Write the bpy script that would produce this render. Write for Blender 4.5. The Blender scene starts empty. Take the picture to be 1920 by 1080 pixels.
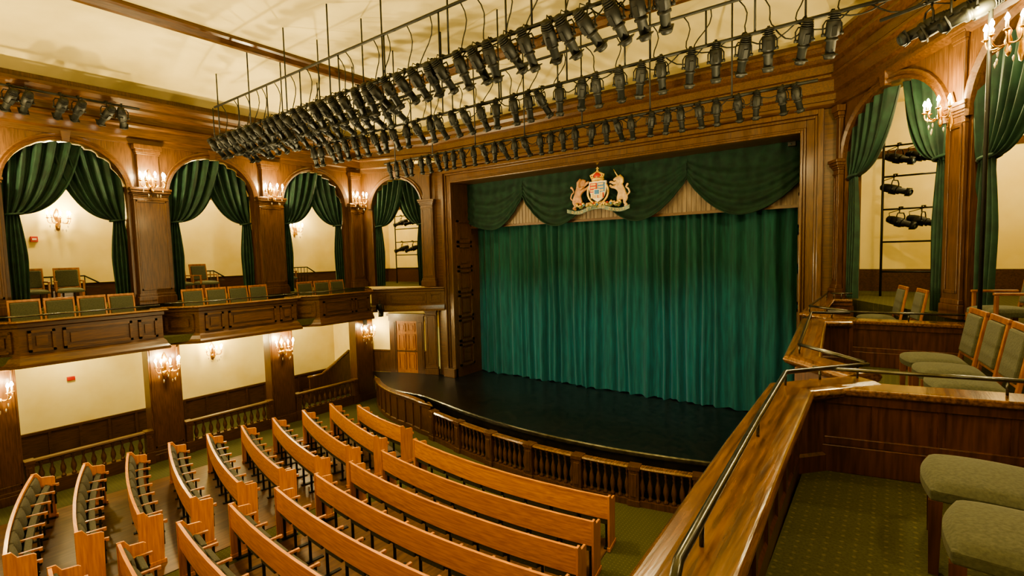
import bpy, math, random
from mathutils import Vector, Matrix, Euler
random.seed(4)
col = bpy.context.scene.collection
pi = math.pi

# ---------------------------------------------------------------- materials
def newmat(n):
    m = bpy.data.materials.new(n); m.use_nodes = True
    nt = m.node_tree; b = nt.nodes['Principled BSDF']
    return m, nt, b
def noise_mat(name, c1, c2, scale=4, stretch=(1, 1, 1), rough=.5, metal=0, bump=0, detail=6, coat=0, sheen=0, lo=.35, hi=.65, dist=0):
    m, nt, b = newmat(name)
    tc = nt.nodes.new('ShaderNodeTexCoord'); mp = nt.nodes.new('ShaderNodeMapping')
    mp.inputs['Scale'].default_value = stretch
    no = nt.nodes.new('ShaderNodeTexNoise'); no.inputs['Scale'].default_value = scale
    no.inputs['Detail'].default_value = detail; no.inputs['Distortion'].default_value = dist
    cr = nt.nodes.new('ShaderNodeValToRGB')
    cr.color_ramp.elements[0].position = lo; cr.color_ramp.elements[1].position = hi
    cr.color_ramp.elements[0].color = (*c1, 1); cr.color_ramp.elements[1].color = (*c2, 1)
    nt.links.new(tc.outputs['Object'], mp.inputs[0]); nt.links.new(mp.outputs[0], no.inputs['Vector'])
    nt.links.new(no.outputs['Fac'], cr.inputs[0]); nt.links.new(cr.outputs[0], b.inputs['Base Color'])
    b.inputs['Roughness'].default_value = rough; b.inputs['Metallic'].default_value = metal
    if coat: b.inputs['Coat Weight'].default_value = coat; b.inputs['Coat Roughness'].default_value = .15
    if sheen: b.inputs['Sheen Weight'].default_value = sheen; b.inputs['Sheen Roughness'].default_value = .4
    if bump:
        bp = nt.nodes.new('ShaderNodeBump'); bp.inputs['Strength'].default_value = bump; bp.inputs['Distance'].default_value = .02
        nt.links.new(no.outputs['Fac'], bp.inputs['Height']); nt.links.new(bp.outputs[0], b.inputs['Normal'])
    return m
w1, w2 = (.044, .0185, .0058), (.112, .049, .0165)
WOOD = noise_mat('walnut_wood', w1, w2, 7, (6, 6, .5), .36, bump=.06, coat=.22, lo=.3, hi=.7)
WOODH = noise_mat('walnut_wood_long', w1, w2, 7, (5, .5, 7), .36, bump=.06, coat=.22, lo=.3, hi=.7)
WOODX = noise_mat('walnut_wood_cross', w1, w2, 7, (.5, 5, 7), .36, bump=.06, coat=.22, lo=.3, hi=.7)
RAILW = noise_mat('worn_rail_wood', (.052, .021, .0075), (.23, .11, .040), 6, (7, .5, 7), .2, bump=.1, coat=.6, lo=.3, hi=.75)
REDW = noise_mat('mahogany_panel', (.048, .0155, .0058), (.110, .038, .013), 6, (6, 6, .5), .36, bump=.06, coat=.3)
DARKW = noise_mat('dark_wood', (.03, .012, .005), (.08, .032, .012), 5, (5, .8, 5), .4, bump=.08)
PEW = noise_mat('honey_oak', (.43, .155, .020), (.63, .26, .040), 4, (.6, 7, 9), .42, bump=.03, coat=.1)
PEWV = noise_mat('honey_oak_upright', (.41, .145, .019), (.59, .235, .037), 4, (8, 8, .6), .42, coat=.1)
PEWD = noise_mat('amber_wood', (.26, .09, .016), (.44, .17, .03), 3, (4, 4, 1), .45, coat=.1)
CHW = noise_mat('chair_wood', (.17, .062, .014), (.32, .125, .030), 3, (4, 4, 1), .4, coat=.2)
DOORW = noise_mat('door_wood', (.24, .090, .021), (.40, .165, .040), 5, (6, 6, .6), .4, coat=.2)
CREAM = noise_mat('cream_plaster', (.80, .64, .24), (.86, .72, .32), 1.5, (1, 1, 1), .8)
CEIL = noise_mat('ceiling_plaster', (.36, .29, .11), (.78, .66, .32), .33, (1, 1, 1), .85, detail=5, lo=.28, hi=.56, dist=.3)
VELV = noise_mat('stage_velvet', (.0015, .042, .032), (.0035, .074, .056), 6, (3, 3, .3), .9, bump=.03, sheen=.14)
DRAPE = noise_mat('green_drape', (.003, .022, .012), (.008, .044, .025), 5, (1, 1, 1), .75, sheen=.08)
SWAGM = noise_mat('swag_velvet', (.001, .015, .008), (.0035, .031, .016), 5, (1, 1, 1), .9, sheen=.02)
BLACKF = noise_mat('black_stage_floor', (.004, .004, .004), (.014, .012, .011), 8, (1, 1, 1), .3, bump=.05)
BLACKM = noise_mat('black_metal', (.002, .003, .002), (.007, .009, .006), 10, (1, 1, 1), .6, metal=.0)
RAILM = noise_mat('dark_steel', (.05, .052, .045), (.12, .12, .105), 10, (1, 1, 1), .25, metal=.85)
BRASS = noise_mat('gilded_brass', (.5, .26, .06), (.8, .48, .14), 12, (1, 1, 1), .3, metal=.9)
UPH = noise_mat('sage_upholstery', (.044, .048, .028), (.068, .074, .045), 60, (1, 1, 1), .9, bump=.2, sheen=.1)
UPHD = noise_mat('dark_upholstery', (.034, .032, .021), (.064, .060, .040), 50, (1, 1, 1), .9, bump=.1)
FLOORW = noise_mat('floor_boards', (.060, .027, .010), (.120, .057, .022), 3, (5, .6, 1), .4, bump=.08)
BOARD = noise_mat('grey_beige_boards', (.13, .095, .065), (.25, .19, .135), 3, (5, 5, .5), .6)
IVORY = noise_mat('ivory_paint', (.72, .62, .42), (.82, .73, .52), 5, (1, 1, 1), .5)
RED = noise_mat('red_enamel', (.40, .02, .014), (.5, .035, .02), 5, (1, 1, 1), .4)
BLUE = noise_mat('blue_enamel', (.03, .14, .33), (.05, .19, .40), 5, (1, 1, 1), .4)
GOLD = noise_mat('gold_paint', (.60, .37, .08), (.74, .50, .15), 8, (1, 1, 1), .35, metal=.2)
LION = noise_mat('lion_paint', (.30, .14, .065), (.50, .27, .13), 12, (1, 1, 1), .5)
UNIC = noise_mat('unicorn_paint', (.40, .24, .10), (.62, .41, .19), 12, (1, 1, 1), .5)
RIBB = noise_mat('ribbon_paint', (.05, .10, .10), (.20, .24, .18), 8, (1, 1, 1), .5)
LEAF = noise_mat('leaf_paint', (.05, .09, .04), (.20, .19, .08), 8)
def carpet():
    m, nt, b = newmat('green_carpet')
    tc = nt.nodes.new('ShaderNodeTexCoord')
    v = nt.nodes.new('ShaderNodeTexVoronoi'); v.inputs['Scale'].default_value = 15; v.inputs['Randomness'].default_value = .05
    n = nt.nodes.new('ShaderNodeTexNoise'); n.inputs['Scale'].default_value = 70
    r = nt.nodes.new('ShaderNodeValToRGB'); r.color_ramp.elements[0].position = .09; r.color_ramp.elements[1].position = .2
    r.color_ramp.elements[0].color = (.16, .145, .036, 1); r.color_ramp.elements[1].color = (.080, .080, .016, 1)
    r2 = nt.nodes.new('ShaderNodeMixRGB'); r2.blend_type = 'MULTIPLY'; r2.inputs[0].default_value = .8
    bp = nt.nodes.new('ShaderNodeBump'); bp.inputs['Strength'].default_value = .4; bp.inputs['Distance'].default_value = .01
    L = nt.links.new
    v.voronoi_dimensions = '2D'
    L(tc.outputs['Object'], v.inputs['Vector']); L(tc.outputs['Object'], n.inputs['Vector'])
    L(v.outputs['Distance'], r.inputs[0]); L(r.outputs[0], r2.inputs[1]); L(n.outputs['Fac'], r2.inputs[2])
    L(r2.outputs[0], b.inputs['Base Color']); L(n.outputs['Fac'], bp.inputs['Height']); L(bp.outputs[0], b.inputs['Normal'])
    b.inputs['Roughness'].default_value = .95
    return m
CARPET = carpet()
def emis(name, c, s):
    m, nt, b = newmat(name)
    b.inputs['Base Color'].default_value = (*c, 1); b.inputs['Emission Color'].default_value = (*c, 1)
    b.inputs['Emission Strength'].default_value = s
    return m
BULB = emis('lit_bulb', (1, .82, .5), 150)
LENS = emis('lit_lens', (1, .85, .6), 6)
m, nt, b = newmat('lens_glass'); b.inputs['Base Color'].default_value = (.05, .07, .07, 1); b.inputs['Roughness'].default_value = .1; GLASS = m
m, nt, b = newmat('crystal'); b.inputs['Base Color'].default_value = (.9, .8, .6, 1); b.inputs['Roughness'].default_value = .08
b.inputs['Transmission Weight'].default_value = .6; CRYS = m

# ---------------------------------------------------------------- geometry helper
import bmesh
class G:
    def __init__(s): s.v = []; s.f = []; s.m = []; s.s = []
    def add(s, vs, fs, mi=0, sm=False, M=None):
        o = len(s.v)
        for p in vs:
            p = Vector(p)
            s.v.append(M @ p if M else p)
        for f in fs: s.f.append([i + o for i in f]); s.m.append(mi); s.s.append(sm)
        return s
    def box(s, a, b, mi=0, M=None):
        x0, y0, z0 = a; x1, y1, z1 = b
        return s.add([(x0, y0, z0), (x1, y0, z0), (x1, y1, z0), (x0, y1, z0), (x0, y0, z1), (x1, y0, z1), (x1, y1, z1), (x0, y1, z1)],
              [(0, 3, 2, 1), (4, 5, 6, 7), (0, 1, 5, 4), (1, 2, 6, 5), (2, 3, 7, 6), (3, 0, 4, 7)], mi, False, M)
    def tube(s, pts, r, n=8, mi=0, M=None):
        pts = [Vector(p) for p in pts]; k = len(pts)
        rs = r if isinstance(r, (list, tuple)) else [r] * k
        vs = []; fs = []
        up = Vector((0, 0, 1))
        pt = None
        for i, p in enumerate(pts):
            t = (pts[min(i + 1, k - 1)] - pts[max(i - 1, 0)])
            if t.length < 1e-6: t = Vector((0, 0, 1))
            t.normalize()
            if pt is None:
                a = t.cross(up if abs(t.z) < .9 else Vector((1, 0, 0))).normalized()
            else:
                a = (a - t * a.dot(t)).normalized()
            pt = t
            bb = t.cross(a)
            for j in range(n):
                an = 2 * pi * j / n
                vs.append(p + (a * math.cos(an) + bb * math.sin(an)) * rs[i])
        for i in range(k - 1):
            for j in range(n):
                j2 = (j + 1) % n
                fs.append((i * n + j, i * n + j2, (i + 1) * n + j2, (i + 1) * n + j))
        fs.append(tuple(range(n - 1, -1, -1))); fs.append(tuple((k - 1) * n + j for j in range(n)))
        return s.add(vs, fs, mi, n > 4, M)
    def lathe(s, prof, c=(0, 0, 0), n=12, mi=0, M=None):
        vs = []; fs = []; k = len(prof)
        for r, z in prof:
            for j in range(n):
                a = 2 * pi * j / n; vs.append((c[0] + r * math.cos(a), c[1] + r * math.sin(a), c[2] + z))
        for i in range(k - 1):
            for j in range(n):
                j2 = (j + 1) % n; fs.append((i * n + j, i * n + j2, (i + 1) * n + j2, (i + 1) * n + j))
        fs.append(tuple(range(n - 1, -1, -1))); fs.append(tuple((k - 1) * n + j for j in range(n)))
        return s.add(vs, fs, mi, True, M)
    def ball(s, c, r, sc=(1, 1, 1), n=10, mi=0, M=None):
        vs = []; fs = []; k = 7
        for i in range(k):
            ph = -pi / 2 + pi * (i + .02) / (k - 1 + .04)
            for j in range(n):
                a = 2 * pi * j / n
                vs.append((c[0] + r * sc[0] * math.cos(ph) * math.cos(a), c[1] + r * sc[1] * math.cos(ph) * math.sin(a), c[2] + r * sc[2] * math.sin(ph)))
        for i in range(k - 1):
            for j in range(n):
                j2 = (j + 1) % n; fs.append((i * n + j, i * n + j2, (i + 1) * n + j2, (i + 1) * n + j))
        fs.append(tuple(range(n - 1, -1, -1))); fs.append(tuple((k - 1) * n + j for j in range(n)))
        return s.add(vs, fs, mi, True, M)
    def sweep(s, path, prof, mi=0, sm=False, caps=True):
        k = len(path); n = len(prof); vs = []; fs = []
        P = [Vector(p[:2]) for p in path]
        for i in range(k):
            d1 = (P[i] - P[i - 1]).normalized() if i > 0 else None
            d2 = (P[i + 1] - P[i]).normalized() if i < k - 1 else None
            if d1 is None: d1 = d2
            if d2 is None: d2 = d1
            n1 = Vector((d1.y, -d1.x)); n2 = Vector((d2.y, -d2.x)); mm = n1 + n2
            if mm.length < 1e-4: mm = n1
            mm.normalize(); mm = mm / max(.35, mm.dot(n1))
            for o, z in prof:
                q = P[i] + mm * o; vs.append((q.x, q.y, z))
        for i in range(k - 1):
            for j in range(n):
                j2 = (j + 1) % n; fs.append((i * n + j, (i + 1) * n + j, (i + 1) * n + j2, i * n + j2))
        if caps: fs.append(tuple(range(n))); fs.append(tuple((k - 1) * n + j for j in range(n - 1, -1, -1)))
        return s.add(vs, fs, mi, sm)
    def grid(s, fn, nu, nv, mi=0, sm=True):
        vs = [fn(i / nu, j / nv) for i in range(nu + 1) for j in range(nv + 1)]
        fs = [(i * (nv + 1) + j, (i + 1) * (nv + 1) + j, (i + 1) * (nv + 1) + j + 1, i * (nv + 1) + j + 1) for i in range(nu) for j in range(nv)]
        return s.add(vs, fs, mi, sm)
    def prism(s, poly, z0, z1, mi=0, M=None):
        n = len(poly)
        vs = [(x, y, z0) for x, y in poly] + [(x, y, z1) for x, y in poly]
        fs = [tuple(range(n - 1, -1, -1)), tuple(range(n, 2 * n))] + [(i, (i + 1) % n, n + (i + 1) % n, n + i) for i in range(n)]
        return s.add(vs, fs, mi, False, M)
    def build(s, name, mats, parent=None, origin=None, bevel=0, **props):
        if not isinstance(mats, (list, tuple)): mats = [mats]
        if origin is None: origin = parent.location.copy() if parent else Vector((0, 0, 0))
        origin = Vector(origin)
        me = bpy.data.meshes.new(name)
        me.from_pydata([v - origin for v in s.v], [], s.f)
        for mt in mats: me.materials.append(mt)
        me.polygons.foreach_set('material_index', s.m); me.polygons.foreach_set('use_smooth', s.s)
        bm = bmesh.new(); bm.from_mesh(me); bmesh.ops.recalc_face_normals(bm, faces=bm.faces[:]); bm.to_mesh(me); bm.free()
        o = bpy.data.objects.new(name, me); col.objects.link(o)
        if parent: o.parent = parent
        else: o.location = origin
        if bevel:
            md = o.modifiers.new('bevel', 'BEVEL'); md.width = bevel; md.segments = 2; md.limit_method = 'ANGLE'; md.angle_limit = .7
        for k, v in props.items(): o[k] = v
        return o
def root(name, loc, label, category, **kw):
    e = bpy.data.objects.new(name, None); e.location = loc; e.empty_display_size = .1; col.objects.link(e)
    e['label'] = label; e['category'] = category
    for k, v in kw.items(): e[k] = v
    return e
def part(mesh_obj, parent, name=None, M=None):
    o = bpy.data.objects.new(name or mesh_obj.name.split('.')[0], mesh_obj.data); o.parent = parent
    if M: o.matrix_local = M
    for md in mesh_obj.modifiers:
        if md.type == 'BEVEL':
            n = o.modifiers.new('bevel', 'BEVEL'); n.width = md.width; n.segments = 2; n.limit_method = 'ANGLE'; n.angle_limit = .7
    col.objects.link(o); return o
def clone(r, loc, rz=0, rot=None, **kw):
    n = r.copy(); col.objects.link(n); n.location = loc; n.rotation_euler = rot or (0, 0, rz)
    for c in list(r.children):
        k = c.copy(); col.objects.link(k); k.parent = n
        for c2 in list(c.children):
            k2 = c2.copy(); col.objects.link(k2); k2.parent = k
    for k, v in kw.items(): n[k] = v
    return n
def instances(r, places, **kw):
    out = []
    for i, (loc, rz) in enumerate(places):
        if i == 0: continue
        out.append(clone(r, loc, rz, **kw))
    r.location = places[0][0]; r.rotation_euler = (0, 0, places[0][1])
    for k, v in kw.items(): r[k] = v
    return [r] + out
STRUCT = dict(kind='structure')
tn = [0]
def trim(g, mats, label, **kw):
    tn[0] += 1
    return g.build('trim_%d' % tn[0], mats, label=label, category='trim', **STRUCT, **kw)

# ---------------------------------------------------------------- plan
LW = -15.1
A0 = (LW, -4.5); A1 = (LW, 11.3); A2 = (-12.45, 12.3); A3 = (-.95, 12.3); A4 = (1.8, 7.32); A5 = (1.8, -4.5)
dR = (Vector(A4) - Vector(A3)).normalized(); nR = Vector((dR.y, -dR.x))
dL = (Vector(A2) - Vector(A1)).normalized(); nL = Vector((dL.y, -dL.x))

def arch_wall(g, P0, P1, z0, z1, ops, th, mi=0):
    P0 = Vector(P0); P1 = Vector(P1); L = (P1 - P0).length; d = (P1 - P0).normalized(); nn = Vector((d.y, -d.x))
    prof = [(0, z0)]
    N = 20
    for (s0, s1, zs, ri) in ops:
        prof.append((s0, z0))
        if ri > 0:
            for i in range(N + 1):
                a = pi - pi * i / N
                prof.append(((s0 + s1) / 2 + (s1 - s0) / 2 * math.cos(a), zs + ri * math.sin(a)))
        else:
            prof += [(s0, zs), (s1, zs)]
        prof.append((s1, z0))
    prof.append((L, z0))
    def P(s, z, t): q = P0 + d * s - nn * t; return (q.x, q.y, z)
    for (sa, za), (sb, zb) in zip(prof[:-1], prof[1:]):
        g.add([P(sa, za, 0), P(sb, zb, 0), P(sb, zb, th), P(sa, za, th)], [(0, 1, 2, 3)], mi)
        if sb - sa > 1e-5:
            g.add([P(sa, za, 0), P(sb, zb, 0), P(sb, z1, 0), P(sa, z1, 0)], [(0, 1, 2, 3)], mi)
            g.add([P(sa, za, th), P(sb, zb, th), P(sb, z1, th), P(sa, z1, th)], [(0, 1, 2, 3)], mi)
    return g
def arch_mould(g, P0, d, s0, s1, zs, ri, w=.14, dep=.05, legs=0.0):
    P0 = Vector(P0); d = Vector(d); nn = Vector((d.y, -d.x)); N = 24
    c = (s0 + s1) / 2; h = (s1 - s0) / 2
    rows = []
    for i in range(N + 1):
        a = pi - pi * i / N
        ring = []
        for (ww, dd) in ((0, 0), (0, dep), (w * .35, dep * 1.5), (w * .5, dep * .8), (w * .8, dep * 1.2), (w, dep), (w, 0)):
            s = c + (h + ww) * math.cos(a); z = zs + (ri + ww) * math.sin(a)
            q = P0 + d * s + nn * (dd + .002); ring.append((q.x, q.y, z))
        rows.append(ring)
    vs = [p for r in rows for p in r]; n = 7
    fs = [(i * n + j, (i + 1) * n + j, (i + 1) * n + (j + 1) % n, i * n + (j + 1) % n) for i in range(N) for j in range(n)]
    g.add(vs, fs, 0, False)
    q = P0 + d * c
    M = Matrix.Translation((q.x, q.y, zs + ri)) @ Matrix.Rotation(math.atan2(d.y, d.x), 4, 'Z')
    g.add([(-.06, 0, -.03), (.06, 0, -.03), (.09, 0, .2), (-.09, 0, .2), (-.06, -.10, -.03), (.06, -.10, -.03), (.09, -.12, .2), (-.09, -.12, .2)],
          [(0, 3, 2, 1), (4, 5, 6, 7), (0, 1, 5, 4), (1, 2, 6, 5), (2, 3, 7, 6), (3, 0, 4, 7)], 0, False, M)

ZS, ZC = 6.78, 7.86
Lops = [(y0 - A0[1], y1 - A0[1], ZS, 1.08) for y0, y1 in ((-4.05, -1.75), (-.9, 1.3), (2.2, 4.4), (5.3, 7.5), (8.4, 10.6))]
g = G(); arch_wall(g, A0, A1, 4.0, 9.3, Lops, .4); g.build('wall_left', WOOD, **STRUCT)
LD = (Vector(A2) - Vector(A1)).length
Dop = [(.42, LD - .5, ZS - .05, 1.0)]
g = G(); arch_wall(g, A1, A2, 4.0, 9.3, Dop, .4); g.build('wall_left_splay', WOOD, **STRUCT)
g = G(); arch_wall(g, A2, A3, -.3, 9.3, [(.85, 10.85, 7.4, 0)], .3); g.build('wall_front', WOODX, **STRUCT)
RDL = (Vector(A4) - Vector(A3)).length
Rop = [(.32, 3.12, ZS - .05, 1.0), (3.62, 5.5, ZS - .05, 1.0)]
g = G(); arch_wall(g, A3, A4, 4.0, 9.3, Rop, .3); g.build('wall_right_splay', WOOD, **STRUCT)
g = G(); arch_wall(g, A4, A5, 3.4, 9.3, [(2.2, 4.2, ZS, 1.0), (5.2, 7.2, ZS, 1.0), (8.2, 10.2, ZS, 1.0)], .4); g.build('wall_right', WOOD, **STRUCT)
g = G().box((-17.4, -4.7, -.1), (-17.2, 14.6, 9.4)); g.build('wall_left_outer', CREAM, **STRUCT)
g = G().box((-17.4, 14.2, -.1), (4.4, 14.4, 9.4)); g.build('wall_front_outer', CREAM, **STRUCT)
g = G().box((4.0, -4.7, -.1), (4.2, 14.4, 9.4)); g.build('wall_right_outer', CREAM, **STRUCT)
g = G().box((-17.4, -4.9, -.1), (4.2, -4.7, 10.2)); g.build('wall_back', CREAM, **STRUCT)
g = G().box((1.8, -4.7, -.1), (2.0, 7.3, 3.1)); g.add([(A4[0], A4[1], 0), (A3[0], A3[1], 0), (A3[0], A3[1], 3.4), (A4[0], A4[1], 3.4)], [(0, 1, 2, 3)]); g.build('wall_right_lower', WOOD, **STRUCT)
g = G()
q0 = Vector(A1); q1 = Vector(A2)
g.add([(q0.x, q0.y, 0), (q1.x, q1.y, 0), (q1.x, q1.y, 4.0), (q0.x, q0.y, 4.0)], [(0, 1, 2, 3)])
g.build('wall_left_splay_lower', CREAM, **STRUCT)
g = G().box((-17.2, 11.32, 0), (LW, 11.42, 3.2)); g.build('wall_left_return', CREAM, **STRUCT)

# ceiling
g = G()
zr = 10.0; ze = 9.22; bx0, bx1, by = -11.9, -1.4, 10.1
g.add([(bx0, -4.7, zr), (bx1, -4.7, zr), (bx1, by, zr), (bx0, by, zr)], [(0, 1, 2, 3)])
def cove(pa, pb, ia, ib):
    N = 6
    def fn(u, v):
        o = Vector((pa[0], pa[1], ze)).lerp(Vector((pb[0], pb[1], ze)), u); i = Vector((ia[0], ia[1], zr)).lerp(Vector((ib[0], ib[1], zr)), u)
        p = o.lerp(i, v); p.z = ze + (zr - ze) * math.sin(v * pi / 2) ** .9; return p
    g.grid(fn, 1, N)
cove(A0, A1, (bx0, -4.7), (bx0, by)); cove(A1, A2, (bx0, by), (bx0, by)); cove(A2, A3, (bx0, by), (bx1, by))
cove(A3, A4, (bx1, by), (bx1, 7)); cove(A4, A5, (bx1, 7), (bx1, -4.7))
g.build('ceiling', CEIL, **STRUCT)
g = G().box((-17.3, -4.7, 8.15), (-15.5, 14.3, 8.25)); g.box((-15.5, 11.9, 8.15), (-12.2, 14.3, 8.25)); g.box((-1.0, 12.6, 8.15), (4.1, 14.3, 8.25)); g.prism([(.2, 12.6), (-.6, 12.6), (2.3, 7.3), (2.3, -4.7), (4.1, -4.7), (4.1, 12.6)], 8.15, 8.25)
g.build('ceiling_gallery', CREAM, **STRUCT)
bp = [(-.16, 10.02), (-.16, 9.93), (-.1, 9.9), (-.06, 9.8), (.06, 9.8), (.1, 9.9), (.16, 9.93), (.16, 10.02)]
g = G(); g.sweep([(bx0, -4.6), (bx0, by), (bx1, by), (bx1, -4.6)], bp); trim(g, WOODH, 'dark moulded wooden ceiling beam framing the plaster panel')
cor = [(-.02, 7.98), (.06, 7.98), (.06, 8.10), (.12, 8.14), (.12, 8.36), (.19, 8.40), (.19, 8.45), (.14, 8.5), (.14, 8.66), (.22, 8.70), (.27, 8.76), (.27, 8.82), (.34, 8.86), (.40, 8.93), (.42, 8.94), (.42, 9.0), (-.02, 9.02)]
g = G(); g.sweep([A0, A1, A2, A3, A4, A5], cor)
trim(g, WOODH, 'deep stepped dark wooden cornice below the ceiling')
cor2 = [(-.01, 7.82), (.05, 7.84), (.1, 7.9), (.1, 7.96), (-.01, 7.98)]
g = G(); g.sweep([A2, A3, A4], cor2); trim(g, WOODX, 'slim picture rail moulding on the proscenium wall')
g = G()
for (s0, s1, zs, ri) in Lops: arch_mould(g, A0, (0, 1), s0, s1, zs, ri)
trim(g, WOODH, 'rounded wooden archivolts with keystones over the gallery arches')
g = G(); arch_mould(g, A1, dL, *Dop[0]); trim(g, WOODH, 'rounded wooden archivolt with keystone over the corner arch')
g = G()
for o in Rop: arch_mould(g, A3, dR, *o)
trim(g, WOODH, 'rounded wooden archivolts with keystones over the corner boxes')

# proscenium frame
g = G()
x0, x1, zt = -11.6, -1.6, 7.4
for (w0, w1_, dp) in ((0, .05, .12), (.05, .10, .08), (.10, .26, .04), (.26, .32, .08), (.32, .42, .15)):
    g.box((x0 - w1_, 12.3 - dp, .95), (x0 - w0, 12.3, zt + w1_)); g.box((x1 + w0, 12.3 - dp, .95), (x1 + w1_, 12.3, zt + w1_)); g.box((x0 - w0, 12.3 - dp, zt + w0), (x1 + w0, 12.3, zt + w1_))
g.box((x0 - .5, 12.1, .95), (x0 + .0, 12.3, 1.25)); g.box((x1, 12.1, .95), (x1 + .5, 12.3, 1.25))
trim(g, WOOD, 'tall stepped wooden proscenium frame around the stage opening', bevel=.012)
g = G()
g.box((-11.95, 12.58, .95), (-11.6, 13.7, 7.6)); g.box((-1.6, 12.58, .95), (-1.25, 13.7, 7.6)); g.box((-11.95, 12.58, 7.4), (-1.25, 13.7, 7.6))
z = 1.3
for h in (.75, .75, .75, .75, .75, .75):
    for xx, sx in ((-11.6, 1), (-1.6, -1)):
        for (ya, yb, za, zb) in ((12.4, 12.48, z, z + h), (13.02, 13.1, z, z + h), (12.4, 13.1, z, z + .07), (12.4, 13.1, z + h - .07, z + h)):
            g.box((min(xx, xx + sx * .05), ya, za), (max(xx, xx + sx * .05), yb, zb))
        g.box((min(xx, xx + sx * .035), 12.58, z + .15), (max(xx, xx + sx * .035), 12.92, z + h - .15))
    z += h + .08
trim(g, WOOD, 'panelled dark wooden reveal inside the stage opening')

# ---------------------------------------------------------------- floors
g = G().box((-17.3, -4.8, -.3), (4.1, 14.3, 0)); g.build('floor', CARPET, **STRUCT)
g = G().prism([(-9.35, .6), (-9.2, 8.1), (-11.9, 8.9), (-13.2, 8.6), (-13.8, 1.4)], 0, .012); g.build('floor_boards', FLOORW, **STRUCT)
g = G().prism([(-8.9, .9), (-8.35, 7.8), (-6.2, 7.55), (-3.8, 7.8), (-3.0, .9)], 0, .012); g.build('floor_boards_middle', FLOORW, **STRUCT)
g = G().prism([(-17.2, -4.7), (-12.75, -4.7), (-12.75, 9.7), (-13.9, 10.5), (-12.3, 12.3), (-15.1, 12.3), (-17.2, 12.3)], 3.25, 3.4); g.build('floor_balcony_left', CARPET, **STRUCT)
g = G().box((-17.2, -4.7, 3.4), (-15.12, 14.2, 4.0)); g.prism([(-15.12, 11.35), (-12.5, 12.35), (-12.5, 14.2), (-15.12, 14.2)], 3.4, 4.0); g.build('floor_gallery_left', CARPET, **STRUCT)
g = G().prism([(-.4, -4.6), (1.82, -4.6), (1.82, 7.3), (-.92, 12.28), (-.95, 8.6), (-.55, 5.4), (-.5, 4.2)], 3.2, 3.4); g.build('floor_balcony_right', CARPET, **STRUCT)
g = G().prism([(1.84, -4.7), (4.0, -4.7), (4.0, 14.2), (-.9, 14.2), (-.9, 12.35), (1.84, 7.35)], 3.2, 4.0); g.build('floor_gallery_right', CARPET, **STRUCT)

# ---------------------------------------------------------------- stage
RAIL = [(-13.9, 10.75), (-13.2, 10.35), (-12.2, 9.98), (-11.2, 9.83), (-10.3, 9.62), (-9.4, 9.42), (-8.6, 9.27), (-7.8, 9.15), (-7, 9.08), (-6.2, 9.05), (-5.4, 9.08), (-4.6, 9.15), (-3.8, 9.28), (-3.1, 9.43), (-2.4, 9.62), (-1.7, 9.86), (-1.0, 10.15)]
def cat(pts, n=5):
    out = []
    for i in range(len(pts) - 1):
        p0 = Vector(pts[max(i - 1, 0)]); p1 = Vector(pts[i]); p2 = Vector(pts[i + 1]); p3 = Vector(pts[min(i + 2, len(pts) - 1)])
        for k in range(n):
            t = k / n
            out.append(.5 * ((2 * p1) + (p2 - p0) * t + (2 * p0 - 5 * p1 + 4 * p2 - p3) * t * t + (3 * p1 - p0 - 3 * p2 + p3) * t ** 3))
    out.append(Vector(pts[-1])); return out
RC = cat([Vector(p) for p in RAIL], 3)
EDGE = []
for p in RC:
    k = min(1, max(0, (p.x + 12.6) / 1.8)); EDGE.append((p.x, p.y + .06 + .30 * k))
g = G(); g.prism(EDGE + [(-1.0, 12.29), (-12.4, 12.29), (-14.9, 11.3)], .9, .95)
st = g.build('floor_stage', BLACKF, **STRUCT)
g = G().box((-11.9, 12.2, .88), (-1.3, 14.1, .949)); g.build('floor_backstage', BLACKF, **STRUCT)
g = G()
g.grid(lambda u, v: (lambda i: (EDGE[i][0], EDGE[i][1] - .01 - .02 * math.sin(i * 9 + 0) * v, .9 - .9 * v))(int(round(u * (len(EDGE) - 1)))), len(EDGE) - 1, 2)
g.build('wall_stage_front', BLACKF, **STRUCT)
g = G(); g.sweep(EDGE, [(0, .95), (.035, .955), (.05, .93), (.05, .86), (.03, .85), (0, .85)]); trim(g, RAILM, 'black scalloped edging along the lip of the stage')

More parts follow.
